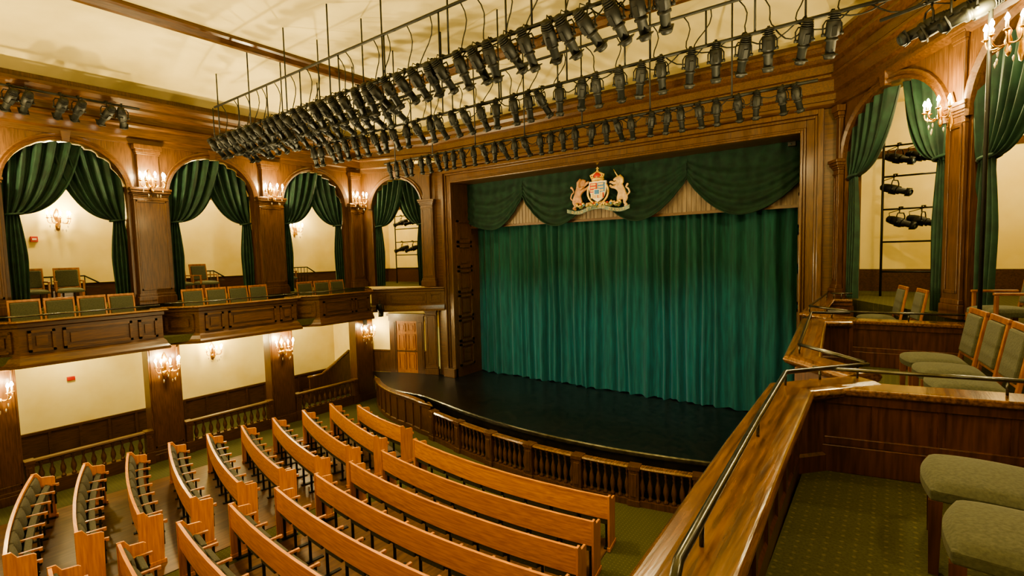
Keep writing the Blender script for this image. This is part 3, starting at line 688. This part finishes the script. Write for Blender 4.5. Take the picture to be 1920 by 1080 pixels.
# door
pd = Vector(A1) + dL * 1.12
M = Matrix.Translation((pd.x, pd.y, .95)) @ Matrix.Rotation(angL, 4, 'Z')
d1 = G()
d1.box((-.18, -.06, 0), (.08, .0, 1.95), 0, M); d1.box((.88, -.06, 0), (1.14, 0, 1.95), 0, M); d1.box((-.20, -.08, 1.84), (1.16, 0, 2.02), 0, M); d1.box((-.25, -.12, 2.02), (1.21, 0, 2.1), 0, M)
for xx in (-.13, .93): d1.box((xx, -.075, .1), (xx + .16, -.06, 1.8), 0, M)
do = d1.build('door_1', WOOD, origin=(pd.x, pd.y, .95), label='panelled wooden stage door beside the proscenium', category='door', **STRUCT)
g = G().box((.08, -.035, .01), (.88, 0, 1.86), 0, M)
for (xa, xb) in ((.15, .44), (.52, .81)):
    for (za, zb) in ((.12, .72), (.82, 1.38), (1.47, 1.76)):
        g.box((xa, -.06, za), (xb, -.035, za + .04), 0, M); g.box((xa, -.06, zb - .04), (xb, -.035, zb), 0, M); g.box((xa, -.06, za), (xa + .04, -.035, zb), 0, M); g.box((xb - .04, -.06, za), (xb, -.035, zb), 0, M)
        g.box((xa + .07, -.055, za + .07), (xb - .07, -.035, zb - .07), 0, M)
g.build('door_leaf', DOORW, do)
G().ball(tuple(M @ Vector((.82, -.08, .85))), .03).build('knob', BRASS, do)

# ---------------------------------------------------------------- pews
sg = G()
sg.grid(lambda u, v: (-.235 + .47 * u, .06 + .06 * math.sin(pi * u) ** .4 * math.sin(pi * v) ** .4 + .04 * (1 - v), .46 + .44 * v), 10, 10)
sg.box((-.235, .02, .45), (.235, .07, .90))
sg.add([(-.225, .10, .42), (.225, .10, .42), (.225, .17, .72), (-.225, .17, .72), (-.225, .20, .39), (.225, .20, .39), (.225, .26, .70), (-.225, .26, .70)], [(0, 3, 2, 1), (4, 5, 6, 7), (0, 1, 5, 4), (1, 2, 6, 5), (2, 3, 7, 6), (3, 0, 4, 7)])
seat_o = sg.build('seat', UPHD, bevel=.015, label='x')
ag = G(); ag.box((-.022, .03, .68), (.022, .38, .71), 0); ag.box((-.02, .34, .66), (.02, .38, .68), 0)
ag.box((-.014, .06, .02), (.014, .1, .68), 1); ag.box((-.014, .10, .50), (.014, .34, .53), 1); ag.box((-.014, .30, .3), (.014, .33, .68), 1); ag.box((-.03, .02, .012), (.03, .3, .035), 1)
arm_o = ag.build('armrest', [PEWD, BLACKM], label='x')
def pew(p0, p1, sag, nseat, label, group, zb=.56):
    P0 = Vector(p0); P1 = Vector(p1)
    def at(t): return Vector((P0.x + (P1.x - P0.x) * t, P0.y + (P1.y - P0.y) * t - sag * 4 * t * (1 - t)))
    def ang(t): a = at(min(1, t + .01)) - at(max(0, t - .01)); return math.atan2(a.y, a.x)
    c = at(.5)
    r = root('theatre_pew', (c.x, c.y, 0), label, 'bench', group=group)
    path = [tuple(at(i / 12)) for i in range(13)]
    G().sweep(path, [(-.012, zb), (-.012, .93), (-.02, .935), (-.02, .955), (.024, .955), (.024, .935), (.016, .93), (.016, .8), (.012, zb)]).build('backrest', PEW, r)
    for t, sd in ((0, -1), (1, 1)):
        p = at(t); M = Matrix.Translation((p.x, p.y, 0)) @ Matrix.Rotation(ang(t), 4, 'Z')
        poly = [(-.03, .012), (.30, .012), (.32, .83), (.29, .855), (.12, .87), (.06, .965), (-.03, .965)]
        M2 = M @ Matrix(((0, 0, 1, 0), (1, 0, 0, 0), (0, 1, 0, 0), (0, 0, 0, 1)))
        g = G().prism(poly, -.018, .018, 0, M2)
        g.box((-.027, -.04, .012), (.027, .33, .08), 0, M)
        g.build('end_panel', PEWV, r, bevel=.005)
    for k in range(nseat):
        t = (k + .5) / nseat; p = at(t)
        M = Matrix.Translation((p.x - c.x, p.y - c.y, 0)) @ Matrix.Rotation(ang(t), 4, 'Z')
        part(seat_o, r, 'seat', M)
    for k in range(nseat + 1):
        t = min(.985, max(.015, k / nseat)); p = at(t)
        M = Matrix.Translation((p.x - c.x, p.y - c.y, 0)) @ Matrix.Rotation(ang(t), 4, 'Z')
        part(arm_o, r, 'armrest', M)
near = [(-9.4, 7.9), (-9.42, 7.12), (-9.45, 6.4), (-9.5, 5.68), (-9.55, 4.94), (-9.6, 4.18), (-9.65, 3.42), (-9.75, 2.68), (-9.9, 1.92), (-10.0, 1.15)]
far = [(-11.8, 8.42), (-12.6, 8.08), (-12.68, 7.3), (-12.74, 6.5), (-12.82, 5.75), (-12.92, 5.0), (-13.05, 4.25), (-13.13, 3.5), (-13.22, 2.78), (-13.4, 2.02)]
for i, (n, f) in enumerate(zip(near, far)):
    pew(f, n, .08, 5 if i == 0 else 7, 'curved honey oak bench row with dark folding seats beside the aisle', 'side block benches')
ly = [7.5, 6.66, 5.92, 5.2, 4.46, 3.7, 2.95, 2.2, 1.45]
for i, y in enumerate(ly):
    pew((-8.5 - .07 * i, y), (-3.72 + .15 * i, y - .02), .22, 9 if i < 4 else 10, 'long curved honey oak bench row with folding seats and end panels', 'central block benches')
bpy.data.objects.remove(seat_o); bpy.data.objects.remove(arm_o)

# ---------------------------------------------------------------- chairs
def chair_parts(r, arms=False, wood=CHW, legw=None, W=.25):
    g = G(); g.grid(lambda u, v: (-W + 2 * W * u, -.24 + (.48 + .04 * math.sin(pi * u)) * v, .43 + .06 * (math.sin(pi * u) * math.sin(pi * v)) ** .3), 16, 16)
    poly = [(-W, -.24)] + [(W, -.24)] + [(-W + 2 * W * u, -.24 + .48 + .04 * math.sin(pi * u)) for u in [1 - i / 10 for i in range(11)]]
    g.prism(poly, .375, .435); g.build('seat', UPH, r, bevel=.012)
    for (x, y) in ((-W + .025, .22), (W - .025, .22), (-W + .03, -.22), (W - .03, -.22)):
        top = .38
        g = G().add([(x - .020, y - .020, 0), (x + .020, y - .020, 0), (x + .020, y + .020, 0), (x - .020, y + .020, 0), (x - .028, y - .028, top), (x + .028, y - .028, top), (x + .028, y + .028, top), (x - .028, y + .028, top)],
                    [(0, 3, 2, 1), (4, 5, 6, 7), (0, 1, 5, 4), (1, 2, 6, 5), (2, 3, 7, 6), (3, 0, 4, 7)])
        g.build('leg', legw or wood, r)
    g = G(); T = Matrix.Translation((0, -.24, .38)) @ Matrix.Rotation(.16, 4, 'X')
    g.box((-.25, -.035, -.02), (-.215, .0, .58), 0, T); g.box((.215, -.035, -.02), (.25, .0, .58), 0, T); g.box((-.25, -.035, .545), (.25, .0, .60), 0, T); g.box((-.21, -.03, .1), (.21, -.005, .14), 0, T)
    g.build('back_frame', wood, r, bevel=.008)
    g = G().box((-.21, -.045, .13), (.21, .02, .54), 0, T); g.build('back_cushion', UPH, r, bevel=.02)
    if arms:
        for sx in (-1, 1):
            g = G().box((sx * .25 - .025, -.26, .63), (sx * .25 + .025, .2, .66)); g.box((sx * .25 - .02, .15, .4), (sx * .25 + .02, .19, .63)); g.build('armrest', wood, r, bevel=.008)
c = root('box_chair', (0, 0, 0), 'amber wooden chair with sage green upholstered seat and back', 'chair'); chair_parts(c)
pl = []
for (ys, n) in ((-.6, 4), (2.2, 4), (5.25, 4), (8.25, 3)):
    for k in range(n): pl.append(((-13.55 + .02 * k, ys + .53 * k, 3.4), -pi / 2 + random.uniform(-.05, .05)))
instances(c, pl, group='balcony chairs behind the parapet')
c = root('box_chair', (0, 0, 0), 'amber wooden chair with sage green seat beside the partition', 'chair'); chair_parts(c)
instances(c, [((.36, 6.85, 3.4), pi / 2 + .15), ((.45, 6.30, 3.4), pi / 2 + .12), ((.52, 5.75, 3.4), pi / 2 + .1)], group='chairs in the second box')
c = root('box_chair', (0, 0, 0), 'amber wooden chair with sage green seat beside the stage', 'chair'); chair_parts(c)
instances(c, [((.02, 9.7, 3.4), pi / 2 + .2), ((-.2, 10.35, 3.4), pi / 2 + .2)], group='chairs in the box nearest the stage')
c = root('cushioned_chair', (0, 0, 0), 'mahogany chair with broad sage green cushion on green carpet', 'chair'); chair_parts(c, wood=REDW, W=.27)
instances(c, [((.42, 3.44, 3.4), pi / 2 - .03), ((.475, 2.82, 3.4), pi / 2 - .10)], group='chairs in the nearest box')
c = root('gallery_armchair', (0, 0, 0), 'amber wooden armchair with upholstered seat in the gallery arch', 'chair'); chair_parts(c, True)
instances(c, [((-15.95, 5.75, 4.0), -pi / 2), ((-15.95, 6.4, 4.0), -pi / 2 + .2), ((-15.95, 8.85, 4.0), -pi / 2 + .1), ((-15.95, 2.7, 4.0), -pi / 2), ((-15.95, 3.35, 4.0), -pi / 2 - .1)], group='gallery armchairs')
c = clone(c, (1.05, 8.3, 3.8), pi / 2 + .3); c['group'] = 'box armchairs'; c['label'] = 'amber wooden armchair with sage seat under a corner arch'
r = root('box_platform', (1.2, 8.0, 3.4), 'low carpeted platform step under the corner arch', 'platform')
G().prism([(.72, 7.5), (1.6, 7.5), (1.3, 8.1), (1.12, 8.38), (.72, 8.28)], 3.4, 3.8).build('platform_body', CARPET, r)

for (ya, yb) in ((2.5, 4.1), (6.3, 7.2), (9.3, 10.3)):
    r = root('gallery_handrail', (-16.6, ya, 4.0), 'low black metal handrail guarding a gallery stair', 'handrail')
    G().tube([(-16.6, ya, 4.75), (-16.6, yb - .3, 4.75), (-16.6, yb, 4.55)], .02, 6).build('rail', BLACKM, r); G().tube([(-16.6, ya, 4.5), (-16.6, yb, 4.45)], .012, 6).build('rail', BLACKM, r)
    n = 6
    for k in range(n + 1): G().tube([(-16.6, ya + (yb - ya - .3) * k / n, 4.0), (-16.6, ya + (yb - ya - .3) * k / n, 4.75)], .012, 6).build('post', BLACKM, r)

# ---------------------------------------------------------------- sconces
def bez(a, b, c_, n=8): return [Vector(a) * (1 - i / n) ** 2 + Vector(b) * 2 * (i / n) * (1 - i / n) + Vector(c_) * (i / n) ** 2 for i in range(n + 1)]
def sconce_parts(r, n=5, crystals=True):
    G().lathe([(.0, -.26), (.03, -.24), (.05, -.15), (.03, -.05), (.06, .03), (.075, .1), (.05, .17), (.02, .25), (.0, .28)], n=10, M=Matrix.Scale(.45, 4, (0, 1, 0))).build('backplate', BRASS, r)
    G().lathe([(.0, -.2), (.018, -.18), (.03, -.13), (.015, -.09), (.035, -.04), (.02, .02), (.03, .06), (.01, .1), (.0, .12)], (0, -.13, 0), n=10).build('stem', BRASS, r)
    for i in range(n):
        a = pi + pi * (i + .0) / (n - 1)
        x = .2 * math.cos(a); y = -.13 + .14 * math.sin(a) - .02
        G().tube(bez((0, -.13, -.05), (x * 1.1, y, -.16), (x, y, .02)), .009, 6).build('arm', BRASS, r)
        G().lathe([(.012, 0), (.035, .015), (.03, .02), (.012, .025)], (x, y, .015), 8).build('drip_pan', BRASS, r)
        G().lathe([(.014, 0), (.014, .08)], (x, y, .035), 8).build('candle', IVORY, r)
        G().lathe([(.008, 0), (.02, .02), (.022, .035), (.014, .06), (.003, .085)], (x, y, .115), 8).build('bulb', BULB, r)
    if crystals:
        for i in range(10):
            a = pi + pi * i / 9; R_ = .18 if i % 2 else .12
            G().lathe([(.002, .03), (.012, .01), (.008, -.02), (.001, -.04)], (R_ * math.cos(a), -.13 + R_ * .7 * math.sin(a), -.07 - .09 * (i % 3)), 6).build('crystal_drop', CRYS, r)
sc = []
def place(kind, loc, rz, power, scale=1.3):
    sc.append((loc, rz, power, kind, scale))
for yc in (1.75, 4.85, 7.95, 10.98):
    place('u', (LW + .17, yc, 7.02), RZ, 240); place('l', (LW + .29, yc, 2.4), RZ, 200 if yc < 10 else 60)
place('w', (-17.19, 3.48, 6.2), RZ, 80, 1.1); place('w', (-17.19, 9.93, 6.1), RZ, 80, 1.1); place('w', (-17.19, 6.95, 2.2), RZ, 80, 1.1)
q = Vector(A3) + dR * 3.32 + nR * .07; place('u', (q.x, q.y, 6.85), angR, 210, 1.0)
q = Vector(A3) + dR * 4.75 + nR * .3; place('u', (q.x, q.y, 7.3), angR, 230, 1.05)
place('u', (1.78, 3.2, 6.6), -pi / 2, 110, 1.0)  # added sconce out of view, brightens the nearest box
tmpl = root('wall_sconce', (0, 0, 0), 'gilded candelabra wall sconce with lit candle bulbs', 'wall lamp'); sconce_parts(tmpl)
for i, (loc, rz, pw, kind, s) in enumerate(sc):
    o = tmpl if i == 0 else clone(tmpl, loc, rz)
    o.location = loc; o.rotation_euler = (0, 0, rz); o.scale = (s, s, s); o['group'] = 'candelabra wall sconces'
    o['label'] = {'u': 'gilded candelabra sconce high on a walnut pilaster', 'l': 'gilded crystal sconce on an aisle column', 'w': 'gilded candelabra sconce on the cream wall'}[kind]
for (loc, rz, pw, kind, s) in sc:
    L = bpy.data.lights.new('sconce_glow', 'POINT'); L.energy = pw; L.color = (1, .77, .34); L.shadow_soft_size = .06
    lo = bpy.data.objects.new('sconce_glow', L); off = Matrix.Rotation(rz, 4, 'Z') @ Vector((0, -.38, .22)); lo.location = Vector(loc) + off; col.objects.link(lo)

# ---------------------------------------------------------------- stage lights
def light_tmpl(tilt, label, lens=GLASS, s=1.0):
    r = root('stage_light', (0, 0, 0), label, 'stage light')
    g = G().box((-.02, -.035, -.03), (.02, -.022, .045)); g.box((-.02, -.035, .03), (.02, .03, .045)); g.box((-.02, .02, .0), (.02, .034, .045)); g.tube([(0, -.03, -.02), (0, -.03, -.09)], .012, 6); g.build('clamp', BLACKM, r)
    g = G().tube([(-.115, 0, -.30), (-.115, 0, -.15), (-.08, 0, -.09), (.08, 0, -.09), (.115, 0, -.15), (.115, 0, -.30)], .012, 5); g.tube([(-.135, 0, -.28), (-.085, 0, -.28)], .022, 6); g.tube([(.085, 0, -.28), (.135, 0, -.28)], .022, 6); g.build('yoke', BLACKM, r)
    T = Matrix.Translation((0, 0, -.28)) @ Matrix.Rotation(tilt, 4, 'X')
    g = G().lathe([(.0, .30), (.04, .295), (.056, .28), (.056, .19), (.08, .18), (.092, .15), (.092, -.02), (.072, -.03), (.072, -.05), (.086, -.055), (.086, -.08), (.064, -.09), (.062, -.26)], n=10, M=T)
    for k in range(4): g.lathe([(.056 + .008 * k, .275 - .028 * k), (.072 + .006 * k, .27 - .028 * k), (.072 + .006 * k, .262 - .028 * k), (.056, .26 - .028 * k)], n=10, M=T)
    g.box((-.03, -.105, -.02), (.03, -.08, .1), 0, T)
    g.tube([T @ Vector((0, .07, .27)), T @ Vector((0, .12, .30)), Vector((0, .06, .0)), Vector((0, .0, .03))], .008, 5)
    g.build('housing', BLACKM, r)
    g = G().lathe([(.062, -.24), (.078, -.25), (.078, -.29), (.064, -.32), (.062, -.32), (.055, -.27)], n=10, M=T); g.box((-.084, -.084, -.27), (.084, .084, -.255), 0, T); g.build('lens_tube', BLACKM, r)
    G().lathe([(.0, -.30), (.054, -.30), (.054, -.305), (.0, -.31)], n=12, M=T).build('lens', lens, r)
    r.scale = (s, s, s)
    return r
def pipe(name, a, b, rr, label):
    r = root(name, a, label, 'pipe')
    G().tube([a, b], rr, 8).build('pipe', BLACKM, r)
    return r
random.seed(11)
YA, YB, YC = 6.05, 8.35, 10.35
def row(tilts, label, s, xs_, y, z, spread, jit, group):
    T = [light_tmpl(t, label, s=s) for t in tilts]
    used = [False] * len(T)
    for i, x in enumerate(xs_):
        k = (i * 7 + i // 3) % len(T)
        loc = (x + random.uniform(-jit, jit), y, z); rz = random.uniform(-spread, spread)
        if used[k]: clone(T[k], loc, rz, group=group)
        else:
            T[k].location = loc; T[k].rotation_euler = (0, 0, rz); T[k]['group'] = group; used[k] = True
row((.75, .6, .88), 'black ellipsoidal stage light tilted toward the stage on a pipe', 1.0, [-13.9 + i * .325 for i in range(37)], YA, 8.2, .4, .04, 'stage lights on the first pipe')
row((.9, .65, 1.05), 'black ellipsoidal stage light in the dense cluster of lamps', .88, [-14.0 + i * .34 for i in range(19)], YA + .8, 8.15, .5, .04, 'stage lights on the cluster pipe')
row((.42, .25, .6), 'black ellipsoidal stage light hanging steeply from a pipe', .98, [-13.2 + i * .39 for i in range(33)], YB, 8.2, .6, .06, 'stage lights on the second pipe')
row((.3, .12, .5), 'small black stage light hanging before the proscenium', .84, [-12.4 + i * .345 for i in range(33)], YC, 7.9, .8, .06, 'stage lights on the third pipe')
def rig(x0, x1, y, z, z2, label, cables=True):
    r = root('lighting_rig', ((x0 + x1) / 2, y, z), label, 'lighting rig')
    G().tube([(x0, y, z), (x1, y, z)], .028, 8).build('pipe', BLACKM, r)
    x = x0 + .2
    if z2:
        G().tube([(x0 + .3, y, z2), (x1, y, z2)], .026, 8).build('pipe', BLACKM, r)
        while x < x1: G().tube([(x, y, z), (x, y, z2)], .015, 6).build('strut', BLACKM, r); x += 1.35
    x = x0 + .5
    while x < x1:
        zc = 9.97 if y < 10 else 9.9
        if x < bx0: zc = ze + (zr - ze) * math.sin(min(1, (x - LW) / (bx0 - LW)) * pi / 2) ** .9
        G().tube([(x, y, z), (x, y, zc)], .016, 6).build('hanger_rod', BLACKM, r); x += 1.6
    x = x0
    while x < x1 - .5:
        w = random.uniform(.35, .8); s_ = random.uniform(.04, .25)
        pts = [(x + w * t / 6, y + .03, z + .03 - s_ * math.sin(pi * t / 6)) for t in range(7)]; G().tube(pts, .011, 5).build('cable', BLACKM, r); x += w * .6
    if z2:
        for k in range(26):
            x = x0 + .6 + (x1 - x0 - 1) * k / 26 + random.uniform(-.2, .2); dx = random.uniform(-.3, .3)
            G().tube([(x + dx * t / 6 + .05 * math.sin(t), y + .04 + .08 * math.sin(pi * t / 6), z2 + (z - z2) * t / 6) for t in range(7)], .010, 5).build('cable', BLACKM, r)
rig(-14.2, .6, YA, 8.2, 8.95, 'long black double pipe rig hung from the ceiling')
rig(-14.2, -7.6, YA + .8, 8.15, None, 'short black pipe carrying a dense cluster of lamps')
rig(-13.4, .4, YB, 8.2, 8.75, 'long black lighting pipe hung from the ceiling')
rig(-12.6, -1.1, YC, 7.9, None, 'black lighting pipe close to the proscenium')
tD = light_tmpl(1.0, 'black stage light clamped below the wooden cornice', LENS)
instances(tD, [((-14.5, y, 8.72), pi / 2 + random.uniform(-.6, .6)) for y in (2.35, 2.6, 3.15, 3.45, 3.95, 4.25)], group='stage lights below the cornice')
pipe('lighting_pipe', (-14.5, 2.0, 8.72), (-14.5, 4.6, 8.72), .025, 'short black pipe fixed below the cornice')
def ladder(a, b, z0, z1, zs, label, rad=.022):
    r = root('lighting_ladder', (a[0], a[1], z0), label, 'lighting ladder')
    for p in (a, b): G().tube([(p[0], p[1], z0), (p[0], p[1], z1)], rad, 8).build('upright', BLACKM, r)
    for z in zs: G().tube([(a[0], a[1], z), (b[0], b[1], z)], rad * .8, 8).build('rung', BLACKM, r)
ladder((-15.6, 13.2), (-14.1, 13.2), 4.0, 7.2, (4.6, 5.1, 5.6, 6.1, 6.6), 'black pipe ladder carrying lights inside the corner arch')
ladder((-.2, 12.75), (.72, 12.75), 4.0, 7.3, (4.5, 5.1, 5.75, 6.4, 7.0), 'black pipe ladder carrying lights inside the box arch', .022)
tE = light_tmpl(1.25, 'black stage light on a pipe ladder inside the arch', s=.95)
instances(tE, [((-15.2, 13.17, 6.6), 2.2), ((-14.6, 13.17, 6.6), 2.4), ((-15.2, 13.17, 5.6), 2.2), ((-14.6, 13.17, 5.6), 2.5), ((.05, 12.72, 7.0), -2.2), ((.4, 12.72, 7.0), -2.0), ((.1, 12.72, 5.75), -2.2), ((.45, 12.72, 5.75), -1.9), ((.0, 12.72, 6.4), -2.1)], group='stage lights on pipe ladders')
pipe('lighting_pipe', (.82, 8.0, 3.8), (.82, 8.0, 9.2), .022, 'tall black vertical pipe standing in the box')
pipe('lighting_pipe', (-.2, 8.35, 7.95), (1.2, 7.7, 7.95), .024, 'black horizontal pipe carrying lights above the box')
tF = light_tmpl(1.15, 'black stage light clustered above the box near a sconce')
instances(tF, [((.28, 8.13, 7.95), 1.9), ((.48, 8.03, 7.95), 1.5), ((.66, 7.95, 7.95), 1.8)], group='stage lights above the box')
tG = light_tmpl(.9, 'black stage light fixed under the balcony corner')
tG.location = (-13.3, 10.5, 3.6); tG.rotation_euler = (0, 0, .8)

r = root('fire_alarm', (-17.17, 3.0, 5.7), 'small red fire alarm box on the cream wall', 'fire alarm')
G().box((-17.2, 2.93, 5.63), (-17.13, 3.07, 5.77)).build('housing', RED, r, bevel=.01); G().box((-17.13, 2.96, 5.68), (-17.12, 3.04, 5.72)).build('pull_bar', IVORY, r)
r = root('fire_alarm', (-17.17, 3.48, 2.07), 'small red alarm strobe on the aisle wall', 'fire alarm')
G().box((-17.2, 3.4, 2.02), (-17.13, 3.56, 2.12)).build('housing', RED, r, bevel=.01)
r = root('wall_speaker', (-14.6, 10.98, 2.6), 'black box loudspeaker hung on the aisle column', 'speaker')
G().box((-14.72, 10.86, 2.7), (-14.52, 11.1, 3.1)).build('cabinet', BLACKM, r, bevel=.01); G().box((-14.52, 10.88, 2.72), (-14.51, 11.08, 3.08)).build('grille', DARKW, r)
r = root('security_camera', (-1.8, 12.66, 7.3), 'small black device fixed at the corner of the proscenium', 'camera')
G().box((-1.9, 12.66, 7.24), (-1.74, 12.78, 7.34)).build('housing', BLACKF, r, bevel=.01); G().tube([(-1.84, 12.66, 7.28), (-1.84, 12.63, 7.28)], .02, 8).build('lens', GLASS, r)

# ---------------------------------------------------------------- lights
def pt(loc, e, c, s=.1):
    L = bpy.data.lights.new('lamp', 'POINT'); L.energy = e; L.color = c; L.shadow_soft_size = s
    o = bpy.data.objects.new('added_fill_light', L); o.location = loc; col.objects.link(o)  # unseen point lamp added as fill, no fixture modelled
def spot(loc, tgt, e, c, ang=60, blend=.6, s=.1):
    L = bpy.data.lights.new('spot', 'SPOT'); L.energy = e; L.color = c; L.spot_size = math.radians(ang); L.spot_blend = blend; L.shadow_soft_size = s
    o = bpy.data.objects.new('stage_and_fill_spot', L); o.location = loc; o.rotation_euler = (Vector(tgt) - Vector(loc)).to_track_quat('-Z', 'Y').to_euler(); col.objects.link(o)  # object name covers stage washes, ceiling uplights and added fill
WARM = (1, .80, .41)
pt((-9.5, -2.5, 8.6), 500, WARM, .2); pt((-3.5, -2.5, 8.6), 460, WARM, .2); pt((.9, -1.6, 7.2), 200, WARM, .15)  # added fill behind the camera, lifts the pews and near rail
spot((-12.9, 3, 4.3), (-8, 5, 10), 1800, WARM, 140, .8, .12); spot((-12.9, 8.5, 4.3), (-8, 8.5, 10), 1700, WARM, 140, .8, .12)
spot((-.9, 7, 4.3), (-6, 7, 10), 1900, WARM, 140, .8, .12); spot((-6.5, -1, 4.3), (-7, 3, 10), 1000, WARM, 130, .8, .12)
TEAL = (.45, 1, .92)
for x in (-10.5, -8.2, -5.9, -3.6): spot((x, YB + .1, 7.6), (x, 13.4, 1.2), 1250, TEAL, 46, 1, .12)
for x in (-10.5, -6.8, -3.4): spot((x, YA, 7.6), (x, 4.2, .5), 1050, WARM, 120, .8, .15)
for x in (-12, -8, -4): spot((x, YA + .2, 7.5), (x, 12.3, 7.6), 170, WARM, 66, .9, .15)
spot((-8.5, 11.2, 7.6), (-11.6, 12.8, 3.6), 260, WARM, 60, .9, .1)  # added spot to lift the dark left reveal of the proscenium
pt((-16.0, 6.4, 3.0), 120, WARM, .1); pt((-16.2, 3.3, 3.0), 130, WARM, .1); pt((-16.2, 9.3, 3.0), 110, WARM, .1); pt((-16.2, 0.3, 3.0), 120, WARM, .1)  # added fill under the left balcony, brightens the aisle wall
pt((-16.3, 3.4, 7.6), 150, WARM, .1); pt((-16.3, 6.4, 7.6), 170, WARM, .1); pt((-16.3, 9.5, 7.6), 140, WARM, .1); pt((-15.6, 12.8, 7.6), 130, WARM, .1)  # added fill inside the left gallery and corner arch
pt((1.6, 12.4, 7.4), 210, WARM, .1); pt((.6, 5.5, 8.6), 140, WARM, .1)  # added fill behind the right arch and above the boxes

w = bpy.data.worlds.new('world'); bpy.context.scene.world = w; w.use_nodes = True
w.node_tree.nodes['Background'].inputs[0].default_value = (.9, .7, .4, 1); w.node_tree.nodes['Background'].inputs[1].default_value = .1
bpy.context.scene.view_settings.look = 'AgX - Medium High Contrast'

# ---------------------------------------------------------------- camera
cam = bpy.data.cameras.new('camera'); cam.sensor_width = 36; cam.lens = 950 / 1920 * 36; cam.clip_start = .05
co = bpy.data.objects.new('camera', cam); col.objects.link(co)
yaw = math.radians(37); p = math.radians(3.88); rr = math.radians(1.4)
Fv = Vector((-math.sin(yaw) * math.cos(p), math.cos(yaw) * math.cos(p), -math.sin(p)))
R0 = Vector((math.cos(yaw), math.sin(yaw), 0)); U0 = R0.cross(Fv)
Rv = R0 * math.cos(rr) - U0 * math.sin(rr); Uv = U0 * math.cos(rr) + R0 * math.sin(rr)
co.matrix_world = Matrix(((Rv.x, Uv.x, -Fv.x, 0), (Rv.y, Uv.y, -Fv.y, 0), (Rv.z, Uv.z, -Fv.z, 5.05), (0, 0, 0, 1)))
bpy.context.scene.camera = co
